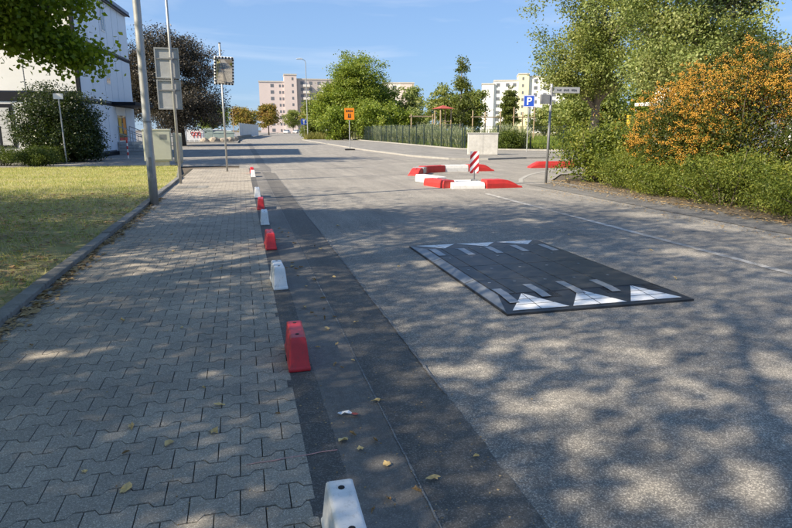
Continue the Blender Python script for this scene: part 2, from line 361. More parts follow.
def limbs_mesh(base, top, targets, r0, rng, lean=0.):
    """one tapered trunk with bent limbs that reach into the crown; returns trunk MB and limbs MB"""
    b = Vector(base); t = Vector(top); T = MB(); pts = []; rs = []
    for i in range(7):
        k = i / 6; p = b.lerp(t, k) + Vector((math.sin(k * 5 + b.x) * r0 * .5 * k, math.cos(k * 4 + b.y) * r0 * .5 * k, 0))
        pts.append(p); rs.append(r0 * (1.35 if i == 0 else (1.05 - .72 * k)))
    T.tube(pts, rs, 12); Lm = MB()
    for q in targets:
        q = Vector(q); k = max(.25, min(.92, (q.z - b.z) / (t.z - b.z) * .62)); i = k * 6; a = pts[int(i)].lerp(pts[min(6, int(i) + 1)], i - int(i))
        m1 = a.lerp(q, .45) + Vector((0, 0, (q - a).length * .10)); ra = r0 * (1.05 - .72 * k) * .5
        Lm.tube([a, m1, q], [ra, ra * .6, ra * .14], 6, False)
    return T, Lm
def tree(name, label, loc, trunk_top, r0, ells, ncl, per, sig, size, leafmat, barkmat, seed, group=None, up=.6, gap=None, shell=.45, nlimb=26, cat='tree', flat=.6, aspect=.62, holes=None):
    rng = np.random.default_rng(seed); root = thing(name, label, cat, loc, 0, group)
    l = np.array(loc); C = clumps(ells, ncl, rng, shell, gap)
    idx = rng.choice(len(C), min(nlimb, len(C)), replace=False)
    T, Lm = limbs_mesh((0, 0, -.05), trunk_top, [tuple(C[i] - (0, 0, .1)) for i in idx], r0, rng)
    T.build('trunk', barkmat, root, smooth=True); Lm.build('branches', barkmat, root, smooth=True)
    V = crown_mesh(C, per, sig, size, rng, up, flat, aspect)
    if holes is not None:          # openings in the crown through which the sun reaches the ground
        c = V.mean(axis=1) + l; k = math.cos(SUN_EL) / math.sin(SUN_EL); gx = c[:, 0] - k * math.cos(SUN_AZ) * c[:, 2]; gy = c[:, 1] - k * math.sin(SUN_AZ) * c[:, 2]
        wx = .09 * np.sin(gx * 7 + gy * 4) + .06 * np.sin(gy * 17 - gx * 5); wy = .09 * np.sin(gy * 8 - gx * 3 + 1) + .06 * np.sin(gx * 15 + gy * 6); p = np.zeros(len(c))
        for hx, hy, rx, ry in holes:
            dd = np.hypot((gx + wx - hx) / rx, (gy + wy - hy) / ry); p = np.maximum(p, np.clip(1.27 - dd, 0, 1))
        V = V[rng.uniform(0, 1, len(c)) > .97 * p]
    quads('crown', V, leafmat, root)
    return root
def shrub(name, label, loc, ells, ncl, per, sig, size, leafmat, seed, group=None, cat='shrub', up=.5, gap=None, shell=.35, stems=8, aspect=.55, flat=.7):
    rng = np.random.default_rng(seed); root = thing(name, label, cat, loc, 0, group)
    C = clumps(ells, ncl, rng, shell, gap); C[:, 2] = np.maximum(C[:, 2], .06)
    m = MB()
    for i in rng.choice(len(C), min(stems, len(C)), replace=False):
        q = Vector(C[i]); a = Vector((q.x * .35, q.y * .35, -.05)); m.tube([a, a.lerp(q, .5) + Vector((0, 0, .1)), q], [.028, .018, .006], 5, False)
    m.build('stems', M['bark'], root, smooth=True)
    V = crown_mesh(C, per, sig, size, rng, up, flat, aspect); V[:, :, 2] = np.maximum(V[:, :, 2], .005)
    quads('foliage', V, leafmat, root)
    return root, C, rng
def ribbon(xa, xb, y0, y1, step, jit, rng, z):
    """strip along the street with ragged edges"""
    ys = np.arange(y0, y1 + step, step); m = MB(); wob = jit * (1.2 * np.sin(ys * .9 + xa * 7) + .8 * np.sin(ys * 2.7 + xa * 3)); la = wob + rng.normal(0, jit, len(ys)); lb = wob + rng.normal(0, jit, len(ys))
    vs = []; fs = []
    for i, y in enumerate(ys): vs += [(xa + la[i], y, z), (xb + lb[i], y, z)]
    for i in range(len(ys) - 1): fs.append((2 * i, 2 * i + 1, 2 * i + 3, 2 * i + 2))
    return m.add(vs, fs)
def struct(o): o['kind'] = 'structure'; return o

# ------------------------------------------------------------------ the setting: ground sheets
rng = np.random.default_rng(3)
struct(MB().sheet([(-900, -300), (900, -300), (900, 1500), (-900, 1500)], -.045).build('ground', M['soil']))
struct(MB().sheet([(-60, 26.3), (.6, 26.3), (.6, 72), (-60, 72)], -.020).build('driveway', M['driveway']))
road = struct(MB().sheet([(-.15, -25), (8.9, -25), (8.9, 16.2), (10.5, 18.5), (60, 24), (60, 31), (14.5, 29), (12, 28.2), (10.2, 28.8), (9.2, 32.5), (8.6, 44), (8.6, 89), (15.2, 150), (24.6, 240), (34, 332), (20, 332), (-.15, 100)], -.012).build('road', M['road']))
struct(ribbon(.60, 1.06, -8, 21.5, .05, .005, rng, -.006).build('fresh_asphalt_strip', M['strip_dark']))
struct(ribbon(.62, .98, 21.6, 70, .8, .02, rng, -.006).build('far_asphalt_strip', M['strip_mid']))
struct(ribbon(.34, .655, -8, 24.5, .06, .0015, rng, -.003).build('gutter_strip', M['strip_mid']))
struct(ribbon(.19, .365, -8, 24.5, .06, .002, rng, -.0015).build('edge_strip', M['strip_edge']))
struct(ribbon(.651, .660, -8, 24, .05, .0014, rng, .001).build('joint_seam', M['seam']))
struct(ribbon(1.052, 1.068, 3.0, 21.4, .05, .003, rng, .0005).build('outer_seam', M['seam']))
# worn painted line and sandy drift lines on the right
ln = ribbon(5.52, 5.63, 1.5, 13.2, .06, .004, rng, -.007).build('lane_marking', M['lane'], road)
struct(ribbon(7.62, 8.75, -10, 15.2, .2, .012, rng, -.004).build('gutter_apron', M['apron']))
# soil bed below the shrubs, lawn, meadow behind the fence, far verge
bed = MB(); bp = [(8.62, -12), (8.55, 4), (8.62, 8), (8.60, 11), (8.85, 14.6), (9.3, 16.1), (10.6, 17.4), (14, 18.6), (34, 19.5), (34, -12)]
struct(bed.prism(bp, -.04, .025).build('planting_bed', M['soil']))
lawn = MB(); struct(lawn.prism([(-40, -15), (-2.0, -15), (-2.0, 19.9), (-2.25, 22.5), (-2.6, 26.2), (-40, 27.0)], -.04, .03).build('lawn', M['lawn']))
struct(MB().prism([(16.0, 42.0), (60, 34), (200, 60), (200, 300), (42, 300), (16.2, 92)], -.04, .03).build('meadow', M['lawn']))
struct(MB().prism([(8.75, 90), (16.1, 90), (45, 330), (33.5, 330), (24.2, 240), (15, 150), (8.9, 91)], -.04, .05).build('verge', M['lawn']))
struct(MB().prism([(-60, 72.2), (-.4, 72.2), (-.35, 92), (4.3, 150), (12, 240), (20, 330), (-200, 330), (-200, 72.2)], -.04, .05).build('far_left_ground', M['driveway']))
# pavement on the right, between road and fence
rp_poly = [(8.75, 90), (8.75, 44), (9.35, 33), (10.3, 29.3), (12, 28.5), (14.5, 29.3), (60, 31.4), (60, 34.2), (22, 36.9), (16.0, 41.8), (16.2, 90)]
struct(MB().prism(rp_poly, -.04, .06).build('right_pavement', M['driveway']))
def kerb_line(name, pts, w, z, mat, label=None):
    m = MB(); n = len(pts); vs = []; fs = []
    for i, p in enumerate(pts):
        a = Vector(pts[max(i - 1, 0)]); b = Vector(pts[min(i + 1, n - 1)]); d = (b - a).normalized(); nn = Vector((-d.y, d.x)) * w / 2
        p = Vector(p); vs += [(p.x - nn.x, p.y - nn.y, -.03), (p.x - nn.x, p.y - nn.y, z), (p.x + nn.x, p.y + nn.y, z), (p.x + nn.x, p.y + nn.y, -.03)]
    for i in range(n - 1):
        for k in range(3): fs.append((4 * i + k, 4 * i + k + 1, 4 * i + 5 + k, 4 * i + 4 + k))
    return struct(m.add(vs, fs).build(name, mat))
kerb_line('right_kerb', [(8.68, 90), (8.68, 44), (9.28, 32.9), (10.24, 29.2), (12, 28.42), (14.5, 29.22), (60, 31.3)], .12, .072, M['kerb_light'])
kerb_line('entry_kerb', [(7.7, 15.75), (8.3, 17.0), (9.4, 18.6), (11.0, 20.2), (13.0, 21.3), (18, 22.6), (40, 25)], .13, -.005, M['kerb_light'])
kerb_line('lawn_far_kerb', [(-2.0, 20), (-2.22, 22.6), (-2.58, 26.3), (-40, 27.1)], .10, .05, M['kerb'])
kerb_line('far_left_kerb', [(-60, 72.1), (-.45, 72.1), (-.32, 92), (4.35, 150), (12.05, 240), (20, 330)], .14, .13, M['kerb_light'])

# ------------------------------------------------------------------ pavement of bone-shaped stones
XL, XR, PW, PH = -1.865, .215, .2, .14
pav = struct(MB().sheet([(-1.99, -4), (.24, -4), (.24, 24.6), (-1.99, 24.6)], -.0095).build('pavement', M['sand']))
def trap(t):
    t = t % 1.0
    if t < .19 or t > .81: return 1.
    if t < .31: return 1 - 2 * (t - .19) / .12
    if t > .69: return -1 + 2 * (t - .69) / .12
    return -1.
def stone_poly(x0, x1, j0):
    """outline relative to the row centre; j0 = start of the stone's own cell"""
    ts = [x0] + [x for x in (j0 + PW * k for k in (.19, .31, .69, .81)) if x0 + .004 < x < x1 - .004] + [x1]
    up = [(x, PH / 2 + .0185 * trap((x - j0) / PW)) for x in ts]; lo = [(x, -PH / 2 - .0185 * trap((x - j0) / PW)) for x in ts]
    return lo + up[::-1]
def stone_geo(x0, x1, j0, cx, cy, z=0.):
    P = stone_poly(x0, x1, j0); n = len(P); mx_ = (x0 + x1) / 2
    def shr(p, d): 
        sx = 1 - 1.25 * d / (x1 - x0); sy_ = 1 - 2.4 * d / PH
        return ((p[0] - mx_) * sx + mx_ + cx, p[1] * sy_ + cy)
    a = [(*shr(p, .0034), z - .0100) for p in P]; b = [(*shr(p, .0036), z - .0016) for p in P]; c = [(*shr(p, .0050), z) for p in P]
    fs = [tuple(range(2 * n, 3 * n))]
    for r_ in (0, n):
        for i in range(n): fs.append((r_ + i, r_ + (i + 1) % n, r_ + n + (i + 1) % n, r_ + n + i))
    return a + b + c, fs
def in_frame(x, y):
    X = x * math.cos(YAW) - y * math.sin(YAW); F = x * math.sin(YAW) + y * math.cos(YAW); zc = F * math.cos(PITCH) + EYE * math.sin(PITCH); yc = -EYE * math.cos(PITCH) + F * math.sin(PITCH)
    return zc > .2 and abs(X / zc) < .70 and yc / zc > -.475
cells = []
row = 0; y = -3.5
while y < 24.4:
    off = 0. if row % 2 == 0 else PW / 2
    k = -1
    x1 = XR
    j = XR - PW + off if off else XR - PW
    while True:
        a, b = max(j, XL), min(j + PW, XR)
        if b - a > .03: cells.append((a, b, j, y))
        j -= PW
        if j + PW < XL + .02: break
    y += PH; row += 1
vis = sorted([c for c in cells if in_frame((c[0] + c[1]) / 2, c[3])], key=lambda c: c[3])[:300]
near = set(vis); shared = {}
for c in vis:
    a, b, j, yy = c; key = (round(a - j, 3), round(b - j, 3))
    if key not in shared:
        vs, fs = stone_geo(a - j - PW / 2, b - j - PW / 2, -PW / 2, 0, 0); shared[key] = MB().add(vs, fs).mesh('paving_stone', M['paver_obj'])
    place('paving_stone', shared[key], pav, loc=(j + PW / 2, yy, random.uniform(-.0016, .0014)), rot=(random.gauss(0, .0035), random.gauss(0, .0035), random.gauss(0, .006)))
far = MB()
for c in cells:
    if c in near: continue
    a, b, j, yy = c; vs, fs = stone_geo(a, b, j, 0, yy, random.uniform(-.0014, .0012)); far.add(vs, fs)
far.build('paving_stones', M['paver_isl'], pav)['kind'] = 'stuff'
# cover plate set into the pavement
cov = MB().box(-1.72, -.92, 16.2, 16.9, -.01, .004).build('cover_frame', M['kerb'], pav)
for i in range(3): MB().box(-1.69 + i * .25, -1.46 + i * .25, 16.23, 16.87, 0, .008).build('cover_slab', M['kerb'], cov)
# pink sprayed line across the stones
ang = math.atan2(.05, .33); m = MB(); n = 24; vs = []; fs = []
for i in range(n + 1):
    k = i / n; x = -.06 + .42 * k; yc = 2.515 + .030 * k + .0025 * math.sin(k * 17); w = .0048 * (1 - .5 * abs(k - .5)) + random.uniform(-.001, .001); vs += [(x, yc - w, .0016), (x, yc + w, .0016)]
for i in range(n): fs.append((2 * i, 2 * i + 2, 2 * i + 3, 2 * i + 1))
m.add(vs, fs).build('sprayed_line', M['pink'], pav)
# kerb stones along the lawn
kerb = struct(MB().box(-1.99, -1.868, -8, 20.1, -.05, .018).build('lawn_kerb', M['kerb']))
km = MB().box(-.061, .061, -.494, .494, -.03, .062).mesh('kerb_stone', M['kerb'])
for i in range(28):
    place('kerb_stone', km, kerb, .008, loc=(-1.932 + random.gauss(0, .004), -7.4 + i, random.gauss(0, .004)), rot=(random.gauss(0, .004), random.gauss(0, .03), random.gauss(0, .004)))

# ------------------------------------------------------------------ grass and litter
def blades(name, P, h, w, mat, rng, parent=None, lean=.5):
    N = len(P); a = rng.uniform(0, 2 * math.pi, N); H = (h * rng.uniform(.4, 1.3, N))[:, None]; s = np.stack([np.cos(a), np.sin(a), 0 * a], 1) * w / 2
    d = np.stack([rng.normal(0, lean, N), rng.normal(0, lean, N), np.ones(N)], 1) * H
    V = np.empty((N, 4, 3)); V[:, 0] = P - s; V[:, 1] = P + s; V[:, 2] = P + d + s * .25; V[:, 3] = P + d - s * .25
    return quads(name, V, mat, parent, 'stuff')
def scatter(n, x0, x1, y0, y1, rng, z=.03, ybias=1.): return np.stack([rng.uniform(x0, x1, n), y0 + (y1 - y0) * rng.uniform(0, 1, n) ** ybias, np.full(n, z)], 1)
P = scatter(150000, -13.5, -2.02, 3.5, 26.3, rng, .03, 1.0); P = P[(P[:, 0] > -.52 * P[:, 1] - 1.5) & (P[:, 0] < -2.02 - np.maximum(0, P[:, 1] - 20) * .09)]
keep = gapnoise(P, 2.3, 1.1) + rng.normal(0, .5, len(P)) > np.where(P[:, 1] < 15, -.25, -.9); P = P[keep]
tag(blades('grass', P, .05, .010, M['grass'], rng), 'patchy mown grass of the lawn beside the pavement', 'grass')
P = scatter(50000, 16.6, 60, 36.5, 90, rng, .03, 1.6); P = P[P[:, 1] > 42.2 - (P[:, 0] - 16) * .17]
tag(blades('meadow_grass', P, .55, .05, M['meadow'], rng, lean=.35), 'long pale grass of the meadow behind the fence', 'grass')
P = np.concatenate([scatter(9000, 9.0, 16, 90.3, 112, rng, .05), scatter(5000, 8.9, 26, 110, 200, rng, .05)]); P = P[P[:, 0] > 8.95 + (P[:, 1] - 90) * .104]
tag(blades('verge_weeds', P, .9, .06, M['weeds'], rng, lean=.3), 'tall dry weeds on the verge below the roadside trees', 'weeds')
# brown leaf litter against the lawn kerb, on the lawn and along the shrub bed
def litter(name, P, size, label, mat='litter'):
    V = leaves(P, size, rng, 2.6, .7, .35); V[:, :, 2] = np.maximum(V[:, :, 2], P[:, None, 2] + .001)
    return tag(quads(name, V, M[mat], None, 'stuff'), label, 'leaves')
yk = rng.uniform(2.5, 14, 1500); hug = np.abs(rng.normal(0, .075, 1500)) * np.where(gapnoise(np.stack([yk, yk * 0, yk * 0], 1), 2.2, .5) > -.2, 1.0, .35)
litter('kerb_leaf_litter', np.stack([-1.855 + hug, yk, np.full(1500, .008)], 1), .055, 'brown dead leaves gathered along the lawn kerb')
P = scatter(6500, -9, -2.02, 4.5, 15, rng, .055); P = P[P[:, 0] > -.5 * P[:, 1] - 1]
litter('lawn_leaf_litter', P, .07, 'brown dead leaves strewn over the shaded lawn')
yk = rng.uniform(4, 15.5, 1300); litter('gutter_leaf_litter', np.stack([8.58 - np.abs(rng.normal(0, .22, 1300)), yk, np.full(1300, .006)], 1), .05, 'brown dead leaves lying under the edge of the right hedge')
yk = rng.uniform(4, 16, 1500); litter('bed_leaf_litter', np.stack([rng.uniform(8.6, 9.5, 1500), yk, np.full(1500, .03)], 1), .05, 'brown dead leaves covering the soil below the right hedge')
yk = rng.uniform(5, 13.5, 420); litter('drifted_leaf_litter', np.stack([7.28 + .32 * rng.normal(0, .5, 420), yk, np.full(420, .003)], 1), .035, 'pale leaf crumbs drifted in a line along the right gutter')
P = np.concatenate([scatter(420, .2, 1.1, 1.8, 10, rng, .003, 1.2), scatter(260, 1, 7, 2.5, 13, rng, .003), scatter(260, -1.8, .2, 1.8, 10, rng, .003)])
litter('leaf_crumbs', P, .012, 'tiny leaf crumbs sprinkled over road and pavement')

# ------------------------------------------------------------------ trees
# openings in the shade crowns: where their sun patches lie on the ground (x, y, half widths)
GAPS = [(1.59, 2.72, 0.34, 0.31), (2.55, 3.3, 0.29, 0.37), (1.29, 3.26, 0.14, 0.19), (1.31, 2.55, 0.23, 0.17), (1.56, 1.84, 0.31, 0.22), (2.11, 1.77, 0.1, 0.3), (3.26, 2.93, 0.18, 0.18), (1.59, 2.28, 0.16, 0.14), (2.38, 2.13, 0.1, 0.12), (-1.28, 4.27, 0.42, 0.15), (-1.05, 6.82, 0.31, 0.16), (-0.22, 2.16, 0.12, 0.08), (0.6, 2.32, 0.1, 0.08), (1.85, 5.33, 0.27, 0.19), (1.96, 6.36, 0.21, 0.16), (2.45, 2.7, 0.15, 0.14), (1.69, 3.66, 0.2, 0.14), (2.09, 3.55, 0.13, 0.13), (-1.9, 5.74, 0.16, 0.18), (0.72, 4.24, 0.1, 0.09), (3.43, 3.55, 0.23, 0.16), (6.99, 7.88, 0.71, 0.45), (6.86, 9.21, 0.54, 0.42), (5.2, 6.2, 0.4, 0.3), (4.6, 9.0, 0.4, 0.3), (3.0, 8.6, 0.35, 0.25)]
# the maple on the lawn whose lower twigs hang into the picture; it and its neighbours shade the foreground
tree('maple_tree', 'green maple tree on the lawn, its low twigs hanging in at top left', (-5.9, 8.0, .03), (.3, .2, 4.6), .13,
     [(2.5, .6, 3.9, 1.1, 1.2, .9), (3.0, 1.45, 3.0, .62, .65, .48, 1.3), (3.25, 1.5, 2.68, .45, .45, .22, 1.4), (3.75, 1.5, 2.42, .26, .35, .15, 1.4), (3.80, 1.5, 3.12, .16, .25, .13), (2.5, 1.7, 2.9, .55, .7, .7, 1.2), (.4, 0, 4.6, 1.6, 1.6, 1.2)],
     420, 105, .17, .066, M['maple'], M['bark'], 11, 'shade trees on the lawn', gap=(1.2, -.62), aspect=.8)
tree('maple_tree', 'larger maple tree just outside the left picture edge', (-6.4, 4.6, .03), (.3, .2, 9.0), .24,
     [(.3, .2, 7.6, 4.1, 3.8, 3.6, .85), (1.6, 2.0, 5.6, 2.2, 2.0, 1.7), (-1.8, -2.2, 5.2, 2.8, 3.0, 1.7, 1.5)],
     900, 92, .60, .074, M['maple'], M['bark'], 9, 'shade trees on the lawn', gap=(.6, -.6), aspect=.8, holes=GAPS)
tree('maple_tree', 'green maple tree left of the photographer, seen only by its shade', (-6.4, -2.2, .03), (.2, .1, 9.5), .26,
     [(.4, .6, 7.8, 4.6, 4.4, 3.7, .85), (1.4, -.6, 5.6, 2.6, 2.6, 1.8, .8), (-1.3, 2.8, 4.6, 2.9, 2.6, 1.5, 1.6)], 900, 92, .60, .076, M['maple'], M['bark'], 12, 'shade trees on the lawn', gap=(.6, -.6), aspect=.8, holes=GAPS)
tree('maple_tree', 'maple tree far left on the lawn, shading the grass', (-12.8, 9.0, .03), (.2, .1, 8.), .24,
     [(.2, .8, 6.2, 4.6, 4.4, 3.4), (1.8, 1.8, 4.2, 2.4, 2.4, 1.5), (-3.5, 1, 6.0, 3.5, 3.5, 3.0), (2.5, -2.6, 5.2, 2.6, 2.4, 1.9, 1.2)], 1000, 90, .60, .10, M['maple'], M['bark'], 10, 'shade trees on the lawn', gap=(.6, -.5), aspect=.8, holes=GAPS)
tree('maple_tree', 'tall maple tree beside the container building, above the picture', (-13.2, 26.2, .03), (.8, .3, 11.), .26,
     [(1.6, .9, 10.3, 4.0, 3.2, 2.7), (-.5, 0, 8.5, 3., 3., 2.4)], 330, 60, .45, .18, M['maple'], M['bark'], 13, 'shade trees on the lawn', gap=(.8, -.5), aspect=.8)
tree('copper_beech', 'dark copper beech behind the road sign on the left', (-5.6, 61, .05), (.2, 0, 8.), .38,
     [(0, 0, 5.6, 4.6, 4.6, 4.4), (.6, -.5, 3.6, 4.2, 4.2, 2.4), (-.4, 0, 8.4, 2.9, 2.9, 1.9), (-3.4, 0, 5.5, 3, 3, 3.2)], 950, 100, .42, .17, M['copper'], M['bark'], 14, up=.4, gap=(.7, -.6), aspect=.5)
tree('linden_tree', 'large linden with a bare grey trunk behind the meadow fence', (24.9, 39.6, .03), (.3, 0, 11.), .34,
     [(-.3, 0, 9.2, 4.0, 4.0, 5.2), (-1.5, 0, 6.2, 2.9, 2.9, 2.0), (-2.7, 0, 4.8, 1.5, 1.5, .9), (.2, -.8, 5.2, 3.0, 3.0, 1.2, .4), (2.0, -1, 7.0, 3.5, 3.5, 3.0), (-.5, 0, 13.2, 3.4, 3.4, 2.6)], 400, 190, .42, .16, M['linden'], M['bark_pale'], 15, up=.5, gap=(.8, -.30), flat=.75)
tree('maple_tree', 'pale green maple filling the sky behind the firethorn', (22.8, 27.6, .03), (.2, 0, 8.5), .24,
     [(-.4, 0, 7.3, 3.9, 3.6, 2.7), (-2.0, -.6, 4.6, 2.4, 2.4, 1.4), (1.7, -1.0, 5.0, 2.3, 2.2, 1.7), (-1.6, 0, 9.6, 3.2, 3.0, 2.3)], 340, 190, .38, .145, M['pale_green'], M['bark_pale'], 16, up=.5, gap=(.9, -.25), flat=.75)
tree('oak_tree', 'dark green tree whose lowest twigs dip in at the top right', (18.8, 15.4, .045), (-.3, .2, 9.0), .25,
     [(-.6, 0, 8.9, 4.0, 4.0, 2.7), (-2.6, 2.4, 6.0, 1.1, 1.0, .5)], 330, 60, .38, .15, M['darkgreen'], M['bark'], 17, gap=(.8, -.4))
tree('copper_plum', 'purple-leaved tree with one dark twig at the top right corner', (20.8, 12.6, .045), (-.5, .3, 8.), .16,
     [(-2.2, 1.4, 8.0, 2.3, 2.0, 1.8), (-4.9, 3.2, 5.6, .40, .4, .30)], 150, 50, .30, .14, M['copper'], M['bark'], 18, gap=(.8, -.4))
tree('maple_tree', 'big round green tree right of the street lamp', (15.6, 92, .05), (.3, 0, 10.), .40,
     [(2.0, 0, 8.6, 4.2, 4.4, 3.9), (-2.6, -1.0, 4.2, 2.6, 2.6, 3.0), (-.6, 0, 6.6, 3.0, 3.0, 2.8), (5.0, -.5, 6.0, 2.6, 2.8, 3.0), (1.5, -1.5, 4.2, 5.0, 3.4, 2.6)], 860, 90, .50, .26, M['midgreen'], M['bark'], 19, gap=(.5, -.5), shell=.4)
tree('birch_tree', 'sparse tall tree with a thin pointed top above the play area', (26.0, 70.5, .03), (.1, 0, 9.5), .14,
     [(0, 0, 4.2, 1.6, 1.6, 1.6), (.1, 0, 6.6, 1.15, 1.1, 1.7), (.1, 0, 8.9, .6, .6, 1.5)], 110, 34, .26, .24, M['poplar'], M['bark_pale'], 20, gap=(1.4, -.1))
tree('round_tree', 'round green and reddish tree behind the play area', (28.0, 77, .03), (.1, 0, 5.), .2,
     [(-1.4, 0, 4.0, 2.9, 2.6, 2.7), (2.2, 0, 3.9, 2.0, 2.0, 2.7)], 300, 50, .36, .30, M['linden'], M['bark'], 21, gap=(.8, -.5))
tree('round_tree', 'loose young green tree left of the play area', (26.6, 96, .03), (.1, 0, 6.), .15,
     [(0, 0, 4.6, 2.6, 2.4, 2.8), (.6, 0, 7.2, 1.0, 1.0, 1.6)], 170, 44, .38, .34, M['pale_green'], M['bark'], 22, gap=(.8, -.2))
tree('poplar_tree', 'slim column-shaped poplar in front of the white tower block', (44.0, 95.5, .03), (0, 0, 7.5), .16,
     [(0, 0, 3.2, 1.8, 1.8, 2.6), (0, 0, 6.0, 1.35, 1.35, 2.7)], 190, 50, .26, .30, M['poplar'], M['bark'], 23)
tree('round_tree', 'low yellow-green tree right of the poplar', (53.0, 98, .03), (0, 0, 4.), .2,
     [(0, 0, 3.3, 3.6, 3.2, 2.4), (5, 2, 3.0, 3.2, 3.2, 2.2)], 240, 44, .45, .42, M['pale_green'], M['bark'], 24, gap=(.6, -.5))
for i, (x, y, h, r, mt, lab) in enumerate([
        (-5.4, 128, 6.0, 3.4, 'midgreen', 'green street tree left of the pale hoarding'),
        (.6, 150, 6.6, 3.2, 'autumn', 'orange autumn tree behind the pale hoarding'),
        (7.4, 172, 8.4, 3.2, 'autumn', 'taller orange autumn tree before the pink tower block'),
        (21.5, 262, 9.5, 4.2, 'linden', 'small yellow-green tree at the far end of the street'),
        (18.2, 160, 8.2, 2.6, 'autumn', 'reddish autumn tree at the right side of the far street'),
        (13.6, 118, 7.0, 2.2, 'linden', 'slender yellowing tree beside the street lamp')]):
    tree('street_tree', lab, (x, y, .05), (.1, 0, h * .8), .16, [(0, 0, h * .6, r, r, h * .36), (0, 0, h * .82, r * .6, r * .6, h * .18)], 160, 40, .5, .45, M[mt], M['bark'], 40 + i, 'trees along the far street', gap=(.6, -.45))
for i, (x, y, rx, h, mt, lab) in enumerate([
        (13.2, 84, 2.2, 4.6, 'midgreen', 'rounded bush under the big tree, nearest the orange sign'),
        (17.4, 82, 2.6, 5.2, 'midgreen', 'tall bright bush behind the left end of the fence'),
        (21.2, 84, 2.3, 4.6, 'midgreen', 'bush at the right foot of the big round tree'),
        (24.6, 86, 2.4, 4.2, 'pale_green', 'pale bush behind the reeds'),
        (11.0, 96, 1.5, 2.6, 'linden', 'low yellowish bush at the foot of the street lamp')]):
    shrub('roadside_bush', lab, (x, y, .03), [(0, 0, h * .5, rx, rx, h * .5)], 150, 44, .34, .30, M[mt], 60 + i, 'bushes under the big tree', gap=(.8, -.6))

for i, (x, y, h, r, mt, lab) in enumerate([
        (38.5, 62, 7.0, 4.2, 'linden', 'green tree behind the meadow, left of the linden trunk'), (46, 63, 7.5, 4.4, 'midgreen', 'green tree behind the meadow, right of the linden trunk'),
        (56, 66, 8.0, 5.0, 'linden', 'green tree far behind the small firethorn'), (68, 68, 8.5, 5.0, 'midgreen', 'green tree far behind the big firethorn'), (60, 100, 9., 5.5, 'pale_green', 'distant pale tree beyond the grey shed')]):
    tree('background_tree', lab, (x, y, .03), (.1, 0, h * .8), .2, [(0, 0, h * .52, r, r, h * .42), (1, 0, h * .75, r * .6, r * .6, h * .25), (-1.5, 0, h * .3, r * .8, r * .8, h * .28)], 260, 50, .5, .32, M[mt], M['bark'], 140 + i, 'trees behind the meadow', gap=(.6, -.6))

# ------------------------------------------------------------------ shrubs near by
root, C, rg = shrub('firethorn', 'big firethorn shrub covered in orange berries at right', (11.4, 11.9, .045),
     [(-.1, -.6, 1.55, 1.75, 2.2, 1.60), (-.3, 1.6, 1.35, 1.2, 1.25, 1.40), (.6, -2.6, 1.5, 1.7, 1.8, 1.35), (-1.1, .2, 1.2, 1.1, 1.3, 1.0), (-.4, -3.2, .9, 1.4, 1.6, .8)], 1650, 62, .17, .056, M['pyra'], 30, None, gap=(1.3, -.75), stems=30)
m = MB(); o8 = [(1, 0, 0), (-1, 0, 0), (0, 1, 0), (0, -1, 0), (0, 0, 1), (0, 0, -1)]; f8 = [(0, 2, 4), (2, 1, 4), (1, 3, 4), (3, 0, 4), (2, 0, 5), (1, 2, 5), (3, 1, 5), (0, 3, 5)]
B = []
d = gapnoise(C, 1.9, 2.2) + .58 * (C[:, 2] - 1.5) + rg.normal(0, .25, len(C)) - .42 * np.maximum(0, -C[:, 1] - .8)
for i in np.where(d > -.22)[0]:
    for q in range(rg.integers(4, 9)):
        k = rg.integers(8, 20); B.append(C[i] + rg.normal(size=3) * .17 + (-.05, 0, .03) + rg.normal(size=(k, 3)) * np.array([.034, .034, .028]))
B = np.concatenate(B); N = len(B); r_ = rg.uniform(.011, .018, (N, 1, 1)); V = B[:, None, :] + np.array(o8)[None] * r_
me = bpy.data.meshes.new('berries'); F = (np.array(f8)[None] + (np.arange(N) * 6)[:, None, None]).reshape(-1)
me.vertices.add(N * 6); me.vertices.foreach_set('co', V.reshape(-1).astype(np.float32)); me.loops.add(N * 24); me.loops.foreach_set('vertex_index', F.astype(np.int32))
me.polygons.add(N * 8); me.polygons.foreach_set('loop_start', np.arange(0, N * 24, 3, dtype=np.int32)); me.update(calc_edges=True); me.materials.append(M['berry'])
place('berries', me, root, smooth=True)
def berry_part(root, C, rg, frac, mat='berry'):
    sel = C[rg.uniform(0, 1, len(C)) < frac]; k = 18; P = np.repeat(sel, k, 0) + rg.normal(size=(len(sel) * k, 3)) * .10
    quads('berries', leaves(P, .035, rg, .3, .9), M[mat], root)
r2, C2, g2 = shrub('firethorn', 'small firethorn with yellowing orange twigs beside the dark bush', (10.9, 17.0, .045), [(0, 0, .9, 1.1, 1.0, .95), (.9, -.4, 1.1, .8, .8, 1.0)], 170, 46, .18, .065, M['hedgegreen'], 31, None, gap=(1.4, -.4), stems=14)
berry_part(r2, C2, g2, .32)
shrub('laurel_bush', 'dark leafy bush beside the street-name pole', (9.75, 15.4, .045), [(0, 0, .72, 1.0, .85, .72), (.5, -.2, .85, .8, .8, .65)], 210, 46, .16, .085, M['hedgegreen'], 32, None, gap=(1.5, -.6), stems=14)
